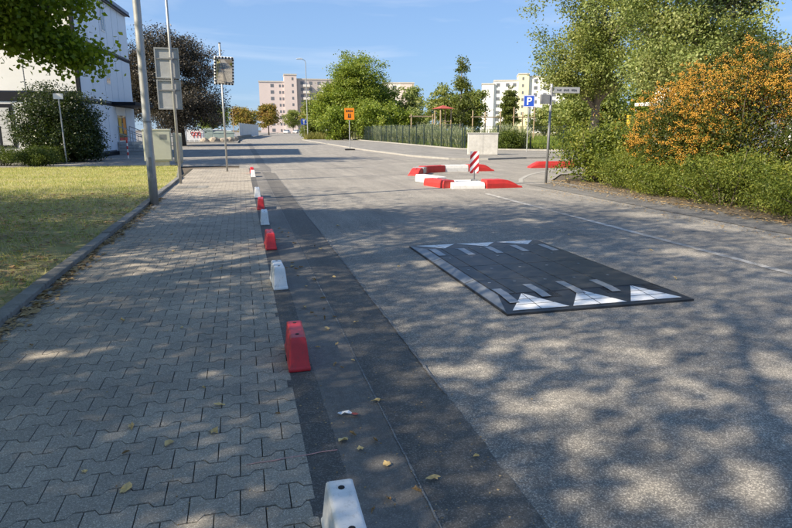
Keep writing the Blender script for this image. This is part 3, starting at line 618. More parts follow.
for i, (x, y, rx, ry, h, lab) in enumerate([
        (9.6, 13.3, .90, 1.1, 1.05, 'low green shrub between the dark bush and the firethorn'),
        (9.4, 11.6, .95, 1.1, .74, 'low spreading shrub in front of the left half of the firethorn'),
        (9.3, 9.8, .95, 1.2, 1.2, 'low spreading shrub in front of the middle of the firethorn'),
        (9.4, 8.0, 1.0, 1.2, .80, 'low spreading shrub in front of the right end of the firethorn'),
        (9.45, 6.1, 1.0, 1.2, 1.18, 'low green shrub at the right picture edge')]):
    rq = np.random.default_rng(300 + i); rt, Cq, gq = shrub('ground_cover_shrub', lab, (x, y, .045), [(0, 0, h * .36, rx, ry, h * .46), (.3, .3, h * .52, rx * .7, ry * .6, h * .36)], 330, 50, .11, .050, M['hedgegreen'], 33 + i, 'low shrubs along the right kerb', gap=(2.2, -.55), stems=16, aspect=.4, up=.3)
    n = 170; a_ = rq.uniform(0, 6.28, n); r0 = np.sqrt(rq.uniform(0, 1, n)) * .95; q0 = np.stack([r0 * rx * np.cos(a_), r0 * ry * np.sin(a_), np.full(n, h * .55)], 1)      # arching sprigs with small leaves
    dv = np.stack([np.cos(a_) * .45 + rq.normal(0, .35, n), np.sin(a_) * .45 + rq.normal(0, .35, n), rq.uniform(.5, 1.1, n)], 1); dv = norm(dv) * rq.uniform(.22, .68, (n, 1)); tt = np.linspace(.1, 1, 15)
    PP = (q0[:, None] + dv[:, None] * tt[None, :, None] - np.array([0, 0, .22])[None, None] * (tt ** 2)[None, :, None]).reshape(-1, 3) + rq.normal(0, .012, (n * 15, 3))
    quads('sprigs', leaves(PP, .055, rq, .4, .42), M['hedgegreen'], rt)
shrub('tall_shrub', 'tall dark shrub behind the right end of the firethorn', (12.9, 8.6, .045), [(0, 0, 1.6, 1.3, 2.3, 1.5)], 620, 56, .2, .07, M['pyra'], 38, None, gap=(1.3, -.8), stems=16)
shrub('rhododendron', 'big round dark bush in front of the container building', (-8.35, 32.2, -.02), [(0, 0, 1.75, 1.85, 1.5, 1.7), (.2, -.2, 1.0, 1.85, 1.6, 1.1)], 900, 60, .19, .10, M['darkgreen'], 50, None, gap=(1.2, -.8), stems=20)
shrub('clipped_hedge', 'clipped rounded hedge bush at the far lawn edge, right of its pair', (-8.3, 27.9, .0), [(0, 0, .34, .80, .6, .36)], 240, 50, .10, .05, M['hedge_dark'], 51, 'clipped bushes at the lawn edge', gap=(2, -1.2), stems=10)
shrub('clipped_hedge', 'clipped hedge bush at the left picture edge behind the lawn', (-9.9, 28.9, .0), [(0, 0, .36, 1.1, .7, .38), (-1.5, 0, .36, 1.1, .7, .38)], 330, 50, .11, .05, M['hedge_dark'], 52, 'clipped bushes at the lawn edge', gap=(2, -1.2), stems=10)
shrub('clipped_hedge', 'loose green bush left of the small sign post', (-8.6, 30.0, -.02), [(0, 0, .36, .9, .5, .36)], 160, 50, .12, .06, M['hedge_dark'], 53, 'clipped bushes at the lawn edge', gap=(2, -1.0), stems=10)
# tall ornamental grasses behind the fence
i = 0
spots = [(16.9, 46 + k * 2.6) for k in range(13)] + [(17.6, 47 + k * 3.1) for k in range(9)] + [(17.8, 42.6), (19.2, 42.0), (20.4, 41.4), (19.6, 43.6)]
for x, y in spots:
    g3 = np.random.default_rng(200 + i); n = 190; h = 1.45 + .55 * random.random()
    a = g3.uniform(0, 2 * math.pi, n); rr = .55 * np.sqrt(g3.uniform(0, 1, n)); p0 = np.stack([rr * .5 * np.cos(a), rr * .5 * np.sin(a), 0 * a], 1)
    out = np.stack([np.cos(a), np.sin(a), 0 * a], 1) * g3.uniform(.1, .75, (n, 1)); H = h * g3.uniform(.55, 1.1, (n, 1)); zz = np.array([0, 0, 1.])
    p1 = p0 + out * .35 + zz * H * .62; p2 = p0 + out + zz * H * .98; b = g3.uniform(0, 2 * math.pi, n); s = np.stack([np.cos(b), np.sin(b), 0 * b], 1) * .032
    V = np.empty((2 * n, 4, 3)); V[:n, 0] = p0 - s; V[:n, 1] = p0 + s; V[:n, 2] = p1 + s; V[:n, 3] = p1 - s; V[n:, 0] = p1 - s; V[n:, 1] = p1 + s; V[n:, 2] = p2 + s * .3; V[n:, 3] = p2 - s * .3
    t = thing('reed_clump', 'tall grey-green ornamental grass clump behind the mesh fence', 'ornamental grass', (x + random.uniform(-.3, .3), y, .03), 0, 'ornamental grasses behind the fence')
    quads('blades', V, M['reed'], t); i += 1
for k, (x, y, lab) in enumerate([(19.0, 40.9, 'green bush behind the fence just right of the concrete block'), (21.0, 44.5, 'reddish low bush in the meadow behind the concrete block'), (27.5, 47.5, 'flat green bush in the meadow right of the parking sign'), (34, 50, 'flat green bush in the meadow near the right tree')]):
    shrub('meadow_bush', lab, (x, y, .03), [(0, 0, .6, .95, .8, .65)], 130, 44, .17, .11, M['hedge_dark' if k != 1 else 'autumn'], 90 + k, 'bushes in the meadow', gap=(1.2, -.7))

# ------------------------------------------------------------------ kerb separators beside the pavement
def separator_mesh(mat):
    m = MB(); n = 7; h = .205
    def ring(z, lx, ly, y0): return [(-lx, -ly + y0, z), (lx, -ly + y0, z), (lx, ly + y0, z), (-lx, ly + y0, z)]
    rings = [ring(0, .069, .235, 0), ring(.022, .069, .235, 0), ring(.032, .064, .227, 0), ring(.17, .053, .196, .006), ring(.195, .050, .188, .008), ring(h, .042, .176, .008)]
    vs = [v for r in rings for v in r]; fs = [(3, 2, 1, 0)]
    for i in range(len(rings) - 1):
        for j in range(4): fs.append((4 * i + j, 4 * i + (j + 1) % 4, 4 * i + 4 + (j + 1) % 4, 4 * i + 4 + j))
    k = 4 * (len(rings) - 1); fs.append((k, k + 1, k + 2, k + 3))
    return m.add(vs, fs).mesh('separator_body', mat)
sw, sr = separator_mesh(M['white_plastic']), separator_mesh(M['red_plastic'])
slot = MB().tube([(0, 0, .2035), (0, 0, .2065)], .0125, 10).mesh('slot', M['hole'])
foot = MB().box(-.074, .074, -.03, .03, 0, .02).mesh('foot_tab', M['hole'])
seps = [(1.56, 0, 'white kerb separator at the bottom edge, nearest to the camera'), (3.52, 1, 'red kerb separator nearest to the camera'), (5.53, 0, 'white kerb separator between the two nearest red ones'),
        (7.50, 1, 'second red kerb separator from the camera'), (9.56, 0, 'third white kerb separator from the camera'), (11.45, 1, 'third red kerb separator, standing in the sun'),
        (13.55, 0, 'white kerb separator just beyond the third red one'), (19.6, 0, 'farthest white kerb separator, close to the last red one'), (21.3, 1, 'farthest red kerb separator at the end of the pavement')]
for y, red, lab in seps:
    t = thing('kerb_separator', lab, 'separator', (.285 + random.gauss(0, .008), y + .235, .0), random.gauss(0, .03), 'red and white separators along the pavement edge')
    b = place('body', sr if red else sw, t, .008, False)
    for p in b.data.polygons: p.use_smooth = False
    for yy in (-.11, .125): place('slot', slot, t, loc=(0, yy + .008, .0))
    place('foot_tab', foot, t, loc=(0, 0, 0))

# ------------------------------------------------------------------ rubber speed cushion
cu = thing('speed_cushion', 'black rubber speed cushion with white triangles bolted to the road', 'speed cushion', (2.93, 5.79, -.012))
HX, HY, ZT = .90, 1.50, .060
m = MB(); m.add([(-HX, -HY, 0), (HX, -HY, 0), (HX, HY, 0), (-HX, HY, 0), (-HX, -HY, .020), (HX, -HY, .020), (HX, HY, .020), (-HX, HY, .020),
                 (-HX + .11, -HY + .44, ZT - .006), (HX - .11, -HY + .44, ZT - .006), (HX - .11, HY - .44, ZT - .006), (-HX + .11, HY - .44, ZT - .006)],
                [(0, 1, 5, 4), (1, 2, 6, 5), (2, 3, 7, 6), (3, 0, 4, 7), (4, 5, 9, 8), (5, 6, 10, 9), (6, 7, 11, 10), (7, 4, 8, 11), (8, 9, 10, 11)])
m.build('base', M['rubber'], cu)
def cz(x, y):   # surface height of the cushion
    h = min((HX - abs(x)) / .11, (y + HY) / .44, (HY - y) / .44, 1.)
    return .020 + (ZT - .026) * h
# side ramps in three lengths each; the left ones painted grey-blue for reflected sky
for s in (-1, 1):
    ys = [-HY + .03, -.5, .5, HY - .03]
    for a, b in zip(ys, ys[1:]):
        a2 = max(a + .006, -HY + .44 - .01) if a < -1 else a + .006; b2 = min(b - .006, HY - .44 + .01) if b > 1 else b - .006
        q = [(s * (HX - .006), a + .006), (s * (HX - .006), b - .006), (s * (HX - .104), b2), (s * (HX - .104), a2)]
        zz = [.0235, .0235, ZT - .004, ZT - .004]
        f = (0, 1, 2, 3) if s > 0 else (3, 2, 1, 0)
        MB().add([(x, y, z) for (x, y), z in zip(q, zz)], [f]).build('side_ramp', M['bolt_and_sky_sheen'] if s < 0 else M['rubber'], cu)
# top plates
xs = [-HX + .11, -.62, -.27, .03, .36, HX - .11]; ys = [-HY + .44, -.55, .05, .62, HY - .44]
for i in range(5):
    for j in range(4):
        gx = .0035; z0 = ZT - .0062
        MB().frustum((xs[i] + gx, xs[i + 1] - gx, ys[j] + gx, ys[j + 1] - gx), (xs[i] + gx + .003, xs[i + 1] - gx - .003, ys[j] + gx + .003, ys[j + 1] - gx - .003), z0, ZT + random.uniform(-.001, .001)).build('top_plate', M['rubber'], cu)
        xb, yb = (xs[i] + xs[i + 1]) / 2, (ys[j] + ys[j + 1]) / 2
        MB().tube([(xb, yb + .14, ZT), (xb, yb + .14, ZT + .003)], .016, 8).build('bolt', M['bolt_and_sky_sheen'], cu)
# grip ribs between the triangles
gm = MB()
for cx_ in (-.30, .28, .72):
    for k in range(7):
        for q in range(4):
            x = cx_ - .055 + k * .018; y = -HY + .30 + q * .035
            z = cz(x, y); gm.box(x, x + .009, y, y + .022, z - .002, z + .004)
gm.build('grip_ribs', M['rubber'], cu)['kind'] = 'stuff'
# white triangles on both ramps, each split in tiles
def tri_tiles(cx_, y0, yt, w):
    y_of = lambda k: y0 + (yt - y0) * k
    for (k0, k1) in ((0.0, .30), (.325, .62), (.645, 1.0)):
        for s in (-1, 1):
            wa, wb = w * (1 - k0), w * (1 - k1); gap = .004
            pts = [(cx_ + s * gap, y_of(k0)), (cx_ + s * max(wa, gap * 1.2), y_of(k0)), (cx_ + s * max(wb, gap * 1.2), y_of(k1)), (cx_ + s * gap, y_of(k1))]
            vs = [(x, y, cz(x, y) + .0035) for x, y in pts]
            flip = (s > 0) != (yt < y0)
            MB().add(vs, [(0, 1, 2, 3) if flip else (3, 2, 1, 0)]).build('white_tile', M['refl_white'], cu)
for cx_ in (-.565, -.005, .555):
    tri_tiles(cx_, -HY + .055, -HY + .43, .262); tri_tiles(cx_, HY - .045, HY - .43, .262)
for cx_, y0 in ((-.735, -1.09), (-.385, -1.0), (-.03, -.98), (.32, -1.0), (-.735, .84), (-.385, .80), (-.02, .82), (.33, .84), (.70, .80)):
    yb_ = [y0 - .20, -HY + .44, HY - .44, y0 + .20]; yb_ = sorted({yb_[0], yb_[3]} | {v for v in yb_[1:3] if yb_[0] < v < yb_[3]}); vs = []; fs = []
    for yy in yb_: vs += [(cx_ - .045, yy, cz(cx_, yy) + .0085), (cx_ + .045, yy, cz(cx_, yy) + .0085)]
    for k in range(len(yb_) - 1): fs.append((2 * k, 2 * k + 1, 2 * k + 3, 2 * k + 2))
    MB().add(vs, fs).build('reflector_tile', M['refl_grey'], cu)

# ------------------------------------------------------------------ traffic island of bolted kerb segments
def segment(name, label, x, y, rz, ln, wd, h, mat, taper=(0, 0), grp='bolted kerb segments of the traffic island'):
    t = thing(name, label, 'kerb segment', (x, y, -.012), rz, grp); a = ln / 2; m = MB(); n = 10; vs = []; fs = []
    for i in range(n + 1):
        k = i / n; xx = -a + ln * k; hh = h
        if taper[0] and k < taper[0]: hh = h * math.sin(math.pi / 2 * max(.12, k / taper[0]))
        if taper[1] and 1 - k < taper[1]: hh = h * math.sin(math.pi / 2 * max(.12, (1 - k) / taper[1]))
        w = wd / 2; vs += [(xx, -w, 0), (xx, -w, hh * .55), (xx, -w * .86, hh), (xx, w * .86, hh), (xx, w, hh * .55), (xx, w, 0)]
    for i in range(n):
        for j in range(5): fs.append((6 * i + j, 6 * i + 6 + j, 6 * i + 7 + j, 6 * i + 1 + j))
    fs += [tuple(range(6)), tuple(6 * n + j for j in range(6))[::-1]]
    m.add(vs, fs).build('body', mat, t, .01)
    for s in (-1, 1): MB().tube([(s * a * .45, 0, h - .004), (s * a * .45, 0, h + .004)], .035, 10).build('bolt_cap', M['steel_dark'], t)
    return t
segment('kerb_segment', 'short white kerb segment at the near left of the traffic island', 5.22, 16.5, R(-78), 1.25, .34, .20, M['white_kerb'])
segment('kerb_segment', 'red kerb segment left of the white island platform', 5.06, 15.25, R(-76), 1.0, .36, .20, M['red_kerb'])
segment('kerb_segment', 'wide white platform segment carrying the striped marker board', 5.68, 15.0, R(-6), .86, 1.05, .15, M['white_kerb'])
segment('kerb_segment', 'red kerb segment tapering to the right, nearest the camera', 6.59, 14.62, R(2), 1.02, .40, .22, M['red_kerb'], (0, .55))
b = segment('kerb_segment', 'red rounded end segment with a grey plate, far left of the island', 5.75, 19.55, R(55), 1.15, .36, .23, M['red_kerb'], (.4, 0))
MB().box(-.02, .28, -.195, .195, .05, .243).build('reflector_plate', M['steel'], b)
segment('kerb_segment', 'red kerb segment in the back row beside the grey-plated end', 6.52, 20.45, R(24), 1.0, .34, .24, M['red_kerb'])
segment('kerb_segment', 'white kerb segment in the back row of the island', 7.46, 20.70, R(3), .95, .34, .24, M['white_kerb'])
segment('kerb_segment', 'red kerb segment at the right end of the back row', 8.46, 20.74, R(0), 1.0, .36, .25, M['red_kerb'], (0, .5))
segment('kerb_segment', 'lone red kerb segment behind the street-name pole', 12.0, 21.9, R(-4), 1.9, .36, .25, M['red_kerb'], (.22, 0), 'bolted kerb segments of the traffic island')
# striped marker board
mk = thing('marker_board', 'red and white diagonally striped marker board on the traffic island', 'marker board', (5.98, 15.05, .118), R(-16))
MB().box(-.075, .075, -.06, .06, 0, .06).build('foot', M['steel_dark'], mk, .01)
MB().tube([(0, 0, .05), (0, 0, .30)], .022, 8).build('post', M['steel_dark'], mk)
BW, B0, B1 = .115, .22, .80
MB().box(-BW, BW, -.008, .008, B0, B1).build('board', M['refl_white'], mk, .004)
def clip_stripe(lo, hi):     # diagonal band lo < z - x*1.15 < hi on the board
    poly = [(-BW, B0), (BW, B0), (BW, B1), (-BW, B1)]; sl_ = 1.15
    def cut(poly, sign, c):
        out = []
        for i in range(len(poly)):
            p, q = poly[i], poly[(i + 1) % len(poly)]; fp = sign * (p[1] - sl_ * p[0] - c); fq = sign * (q[1] - sl_ * q[0] - c)
            if fp >= 0: out.append(p)
            if fp * fq < 0: t = fp / (fp - fq); out.append((p[0] + (q[0] - p[0]) * t, p[1] + (q[1] - p[1]) * t))
        return out
    return cut(cut(poly, 1, lo), -1, hi)
for k in range(-1, 5):
    pl = clip_stripe(.06 + k * .215, .06 + k * .215 + .11)
    if len(pl) > 2: MB().add([(x, -.0095, z) for x, z in pl], [tuple(range(len(pl)))]).build('red_stripe', M['red_refl'], mk)

# ------------------------------------------------------------------ poles and signs on the left
t = thing('lamp_pole', 'thick grey lamp pole at the lawn kerb, rising out of the picture', 'lamp pole', (-1.78, 12.85, -.003))
MB().tube([(0, 0, 0), (0, 0, .9), (0, 0, 1.0), (0, 0, 4.5), (0, 0, 8.5)], [.086, .084, .080, .068, .045], 20).build('pole', M['steel'], t, smooth=True)
MB().tube([(0, 0, 1.62), (0, 0, 1.65)], .083, 20).build('collar', M['steel_dark'], t)
MB().box(-.03, .03, -.086, -.07, .55, .95).build('service_door', M['steel_dark'], t, .004)
MB().tube([(0, 0, 8.45), (.25, 0, 8.75), (1.2, 0, 8.85)], [.04, .035, .03], 8).build('arm', M['steel'], t)
MB().box(1.0, 1.6, -.12, .12, 8.8, 8.9).build('lamp_head', M['steel_dark'], t, .03)
t = thing('sign_post', 'tall post carrying a big sign seen from its grey back', 'sign post', (-1.72, 17.75, -.003))
MB().tube([(0, 0, 0), (0, 0, 3.7), (0, 0, 6.6)], [.038, .036, .03], 14).build('pole', M['steel'], t, smooth=True)
for i, (z0, z1) in enumerate(((2.02, 2.80), (2.83, 3.62))):
    f = MB().box(-.42, .20, .058, .066, z0, z1).build('sign_panel', M['alu'], t)
    for a in ((-.42, .20, z0, z0 + .03), (-.42, .20, z1 - .03, z1), (-.42, -.39, z0 + .03, z1 - .03), (.17, .20, z0 + .03, z1 - .03)):
        MB().box(a[0], a[1], .03, .057, a[2], a[3]).build('rim', M['steel'], f)
    MB().box(-.40, .18, .036, .05, (z0 + z1) / 2 + .1, (z0 + z1) / 2 + .13).build('brace', M['steel_dark'], f)
    MB().box(-.05, .05, -.04, .036, (z0 + z1) / 2 + .09, (z0 + z1) / 2 + .14).build('clamp', M['steel_dark'], f)
for k, mt in enumerate(('white', 'redpaint', 'white', 'redpaint')): MB().tube([(0, 0, 5.2 + k * .3), (0, 0, 5.5 + k * .3)], .037, 14).build('band', M[mt], t)
# traffic mirror
t = thing('traffic_mirror', 'square traffic mirror with chequered rim on a thin pole', 'traffic mirror', (-.56, 22.55, -.003))
MB().tube([(0, 0, 0), (0, 0, 4.38)], .036, 14).build('pole', M['steel'], t, smooth=True)
MB().tube([(0, 0, 4.38), (0, 0, 4.41)], .042, 14).build('pole_cap', M['black'], t)
hd = MB().frustum((-.33, .33, -.03, .05), (-.33, .33, -.03, .05), -.47, .47).build('mirror_housing', M['white'], t, .03, loc=(.10, -.09, 3.475), rot=(R(13), R(1.5), R(6)))
n = 14; vs = []; fs = []
for i in range(n + 1):
    for j in range(n + 1):
        x, z = (-.265 + .53 * i / n), (-.40 + .80 * j / n); vs.append((x, -.032 - .075 * (1 - (x / .42) ** 2 * .9 - (z / .60) ** 2 * .9), z))
for i in range(n):
    for j in range(n): a = i * (n + 1) + j; fs.append((a, a + n + 1, a + n + 2, a + 1))
MB().add(vs, fs).build('mirror_face', M['mirror'], hd, smooth=True)
for i in range(6):
    for zc in (-.436, .436): MB().box(-.29 + i * .108, -.24 + i * .108, -.034, -.028, zc - .034, zc + .034).build('rim_mark', M['black'], hd)
for i in range(8):
    for xc in (-.298, .298): MB().box(xc - .032, xc + .032, -.0345, -.028, -.375 + i * .103, -.325 + i * .103).build('rim_mark', M['black'], hd)
MB().box(-.04, .04, -.10, .04, 3.45, 3.52).build('bracket', M['steel_dark'], t)
# utility cabinets
t = thing('utility_cabinet', 'pale grey-green utility cabinet on a concrete plinth behind the poles', 'cabinet', (-3.28, 26.0, -.02), R(4))
MB().box(-.40, .40, -.17, .17, 0, .28).build('plinth', M['concrete'], t, .01)
bd = MB().box(-.52, .52, -.24, .24, .27, 1.46).build('body', M['cab'], t, .012)
MB().box(-.54, .54, -.26, .26, 1.46, 1.52).build('lid', M['cab'], t, .012)
dr = MB().box(-.49, .49, -.256, -.243, .32, 1.41).build('door', M['cab'], t, .006)
for k in range(6): MB().box(.10, .36, -.262, -.255, 1.12 + k * .035, 1.14 + k * .035).build('vent_slat', M['steel_dark'], dr)
MB().box(-.42, -.38, -.272, -.255, .82, .96).build('handle', M['steel_dark'], dr)
t = thing('utility_cabinet', 'narrow grey cabinet right beside the bigger utility cabinet', 'cabinet', (-2.55, 26.35, -.02), R(4))
MB().box(-.17, .17, -.16, .16, .18, 1.36).build('body', M['cab'], t, .012)
MB().box(-.14, .14, -.172, -.161, .22, 1.0).build('door', M['steel'], t, .006); MB().box(-.13, .13, -.12, .12, 0, .18).build('plinth', M['concrete'], t)
# small sign post in front of the bush, striped bollard at the steps
t = thing('small_sign', 'small white plate on a thin pole in front of the round bush', 'sign', (-7.75, 30.2, -.02))
MB().tube([(0, 0, 0), (-.02, 0, 2.95)], .03, 10).build('pole', M['steel'], t)
MB().box(-.22, .18, -.045, -.032, 2.82, 3.06).build('plate', M['white'], t, .004)
t = thing('striped_post', 'thin red and white striped post in front of the steps', 'bollard', (-5.9, 34.7, -.02))
for k in range(6): MB().tube([(0, 0, k * .16), (0, 0, (k + 1) * .16)], .04, 10).build('band', M['redpaint'] if k % 2 else M['white'], t)

# ------------------------------------------------------------------ container building on the left
cb = thing('container_building', 'three-storey white container building with dark storey bands', 'building', (-7.0, 45.0, -.02), R(-4.1))
LY, LX, HS = 10.9, 22., 2.93          # local: +x side wall at x=0, front at y=-LY
MB().box(-LX, -.08, -LY + .08, -.08, 0, 8.9).build('core', M['roof_metal'], cb)
for s in range(3):
    z0, z1 = .08 + s * HS + (.12 if s else .22), (s + 1) * HS - .06
    e = [-LY + .12, -8.6, -6.25, -4.95, -3.55, -2.2, -.06]
    for a, b in zip(e, e[1:]):
        if s == 0 and -5.0 < a < -2.3: continue
        MB().box(-.075, 0, a + .035, b - .035, z0, z1).build('wall_panel', M['panel'], cb, .006)
    fx = [-LX + .1 + k * (LX - .15) / 9 for k in range(10)]
    for a, b in zip(fx, fx[1:]): MB().box(a + .025, b - .025, -LY, -LY + .075, z0 + (.25 if s else 0), z1).build('wall_panel', M['panel_warm'], cb, .006)
    for (a, b) in ((-6.1, -5.1),):
        if s:
            w = MB().box(0, .03, a + .14, b - .12, z0 + .95, z1 - .35).build('window', M['white'], cb, .005)
            for q in (0, 1): MB().box(.03, .036, a + .20 + q * .37, a + .46 + q * .37, z0 + 1.02, z1 - .42).build('pane', M['winglass'], w)
for z, h in ((HS - .05, .14), (2 * HS - .05, .14)): MB().box(-.07, .035, -LY - .035, -.02, z, z + h).build('storey_band', M['trim'], cb)
for z in (HS + .0, 2 * HS + .0): MB().box(-LX, -.075, -LY - .045, -LY + .02, z - .02, z + .40).build('storey_band', M['trim'], cb)
MB().box(-.12, .045, -LY - .05, -LY + .16, 0, 8.8).build('corner_post', M['trim'], cb)
rf = MB().box(-LX, .22, -LY - .22, .16, 8.78, 9.05).build('roof', M['roof_metal'], cb, .02)
MB().box(.20, .26, -LY - .2, .1, 8.74, 8.82).build('gutter', M['trim'], rf)
MB().box(-.05, .04, -LY + .2, -.05, .0, .22).build('plinth', M['trim'], cb)
# entrance: glazed double door, canopy, steps, railings
dr = MB().box(-.04, .02, -4.55, -2.45, .75, 2.86).build('door_frame', M['white'], cb, .01)
MB().box(-.075, -.02, -4.93, -2.21, .22, .75).build('wall_panel', M['panel'], cb)
for a in ((-4.93, -4.56), (-2.44, -2.21)): MB().box(-.075, -.01, a[0], a[1], .76, 2.86).build('wall_panel', M['panel'], cb)
for k in (0, 1):
    dl = MB().box(.022, .04, -4.42 + k * .98, -3.53 + k * .98, .82, 2.35).build('door', M['winglass'], cb)
    MB().box(.042, .048, -4.32 + k * .98, -3.70 + k * .98, 1.25, 2.2).build('poster', M['yellow'] if k == 0 else M['orange'], dl)
    MB().box(.042, .05, -4.40 + k * .98, -3.58 + k * .98, .84, 1.02).build('sill_strip', M['redpaint'], dl)
    MB().box(.045, .08, -3.62 + k * .1, -3.58 + k * .1, 1.4, 1.9).build('handle', M['steel'], dl)
MB().box(.0, 1.3, -5.2, -.2, 2.92, 3.12).build('canopy', M['trim'], cb, .02)
for k in range(4): MB().box(.0, 1.9 - k * .36, -4.8 + .0, -2.2, k * .19, (k + 1) * .19 - .02).build('step', M['steel'], cb)
for yy in (-4.85, -2.12):
    rl = MB()
    for x, z in ((.1, .76), (.9, .5), (1.8, .05)): rl.tube([(x, yy, z - .3 if z > .3 else 0), (x, yy, z + .95)], .025, 8)
    rl.tube([(.1, yy, 1.71), (1.8, yy, 1.0)], .025, 8); rl.tube([(.1, yy, 1.3), (1.8, yy, .6)], .018, 8); rl.build('railing', M['steel'], cb)
rl = MB()
for k in range(9): rl.tube([(.3 + k * .28, -.9, 0), (.3 + k * .28, -.9, 1.05)], .018, 6)
rl.tube([(.3, -.9, 1.05), (2.6, -.9, 1.05)], .025, 6); rl.build('railing', M['steel'], cb)
sh = MB().box(-6.6, -3.2, -LY - .03, -LY + .02, .6, 2.75).build('roller_shutter', M['trim'], cb)
for k in range(9): MB().box(-6.45, -3.35, -LY - .055, -LY - .031, .72 + k * .205, .915 + k * .205).build('shutter_slat', M['shutter'], sh, .008)
t = thing('yard_railing', 'dark railing in front of the shutter at the left picture edge', 'railing', (-10.6, 31.2, -.02))
for x in (-4, -2, 0): MB().box(x - .05, x + .05, -.05, .05, 0, 1.65).build('post', M['darkmetal'], t)
for z in (1.08, .55): MB().box(-4, 0, -.02, .02, z, z + .05).build('rail', M['darkmetal'], t)

# ------------------------------------------------------------------ across the junction, left
t = thing('round_sign', 'round ring-shaped sign on a thin post behind the cabinets', 'sign', (-6.05, 72.6, .05))
MB().tube([(0, 0, 0), (0, 0, 2.9)], .035, 8).build('post', M['steel'], t)
MB().tube([(0, -.06, 2.45), (0, -.04, 2.45)], .40, 20).build('disc', M['purple'], t); MB().tube([(0, -.07, 2.45), (0, -.062, 2.45)], .24, 20).build('disc_centre', M['grey_wall'], t)
def bin_(name, label, x, y, w, d, h, mat):
    t = thing(name, label, 'container', (x, y, .05), 0, 'containers across the junction')
    MB().frustum((-w / 2 * .88, w / 2 * .88, -d / 2 * .85, d / 2 * .85), (-w / 2, w / 2, -d / 2, d / 2), .1, h * .8).build('bin_body', mat, t, .03)
    ld = MB().prism_y([(-w / 2 - .03, h * .8), (w / 2 + .03, h * .8), (w / 2 * .7, h), (-w / 2 * .7, h)], -d / 2 - .03, d / 2 + .03).build('lid', mat, t, .02)
    for sx in (-1, 1):
        for sy in (-1, 1): MB().tube([(sx * w * .36 - .03, sy * d * .34, .09), (sx * w * .36 + .03, sy * d * .34, .09)], .09, 10).build('wheel', M['tyre'], t)
    return t
bin_('waste_container', 'pale grey waste container left of the red-marked board', -6.7, 74.5, 1.3, 1.0, 1.55, M['palepanel'])
bin_('waste_container', 'teal waste container right of the red-marked board', -3.75, 75.0, 1.1, 1.0, 1.6, M['teal'])
bin_('waste_container', 'wide teal skip behind the boulders', -2.1, 79.5, 2.6, 1.4, 1.25, M['teal'])
t = thing('notice_board', 'white board with a red scribble propped on short legs', 'board', (-5.05, 73.2, .05))
MB().box(-.95, .95, -.03, .03, .25, 1.45).build('board', M['white'], t, .02)
for x in (-.7, -.2, .3, .75): MB().box(x - .04, x + .04, -.06, .06, 0, .3).build('leg', M['white'], t)
for k in range(3):
    a = [(-.34 + k * .36 + .16 * math.cos(q), -.04, .95 + .2 * math.sin(q)) for q in np.linspace(.4, 6.6, 13)] + [(-.25 + k * .36, -.04, .52)]
    MB().tube(a, .035, 5).build('red_mark', M['redpaint'], t)
def boulder(x, y, s, lab, seed):
    g = np.random.default_rng(seed); bm = bmesh.new(); bmesh.ops.create_icosphere(bm, subdivisions=2, radius=1)
    for v in bm.verts:
        k = 1 + .16 * math.sin(v.co.x * 3 + seed) * math.cos(v.co.y * 2.7 + seed) + g.normal(0, .05); v.co = Vector((v.co.x * s * 1.1 * k, v.co.y * s * .9 * k, max(-.35, v.co.z) * s * .75 * k + s * .24))
    me = bpy.data.meshes.new('boulder'); bm.to_mesh(me); bm.free(); me.materials.append(M['stone'])
    tag(place('boulder', me, loc=(x, y, .05)), lab, 'boulder', 'boulders along the far kerb')
for i, (x, y, s, lab) in enumerate([(-4.15, 72.9, .5, 'leftmost boulder, below the teal container'), (-3.05, 73.1, .62, 'broad boulder, second from the left on the far kerb'), (-2.05, 73.4, .55, 'boulder behind the mirror pole on the far kerb'), (-1.4, 77, .55, 'boulder right of the mirror pole'), (-1.0, 83, .6, 'rightmost boulder before the dark low wall')]): boulder(x, y, s, lab, 70 + i)
def car(label, loc, rz, mat, grp):
    t = thing('parked_car', label, 'car', loc, rz, grp)
    pr = [(-2.1, .32), (2.1, .32), (2.12, .62), (2.0, .82), (1.1, .95), (.55, 1.42), (-1.2, 1.46), (-1.9, 1.0), (-2.12, .9)]
    m = MB(); n = len(pr)
    ws = [.84 if z < 1.0 else .66 for _, z in pr]
    m.add([(x, -w, z) for (x, z), w in zip(pr, ws)] + [(x, w, z) for (x, z), w in zip(pr, ws)], [tuple(range(n)), tuple(range(n, 2 * n))[::-1]] + [((i + 1) % n, i, n + i, n + (i + 1) % n) for i in range(n)])
    m.build('body', mat, t, .05)
    for s in (-1, 1):
        MB().add([(-1.5, s * .82, 1.02), (.85, s * .82, 1.0), (.5, s * .69, 1.38), (-1.15, s * .69, 1.40)], [(0, 1, 2, 3)]).build('side_window', M['winglass'], t)
        for x in (-1.3, 1.3):
            w = MB().tube([(x, s * .70, .32), (x, s * .87, .32)], .32, 16).build('wheel', M['tyre'], t); MB().tube([(x, s * .872, .32), (x, s * .882, .32)], .2, 12).build('rim', M['steel'], w)
    MB().add([(1.14, -.70, .98), (1.14, .70, .98), (.60, .60, 1.40), (.60, -.60, 1.40)], [(0, 1, 2, 3)]).build('windscreen', M['winglass'], t)
    MB().add([(-1.95, -.66, 1.02), (-1.95, .66, 1.02), (-1.27, .58, 1.42), (-1.27, -.58, 1.42)], [(3, 2, 1, 0)]).build('rear_window', M['winglass'], t)
    for s in (-1, 1): MB().box(2.08, 2.125, s * .62 - .14, s * .62 + .14, .62, .74).build('headlight', M['refl_white'], t)
car('white car parked under the copper beech behind the boards', (-2.9, 86, .05), R(8), M['carwhite'], 'parked cars')
car('white car at the left of the far street end', (17.0, 236, -.012), R(70), M['carwhite'], 'parked cars')
car('white car at the right of the far street end', (21.2, 240, .05), R(60), M['carwhite'], 'parked cars')
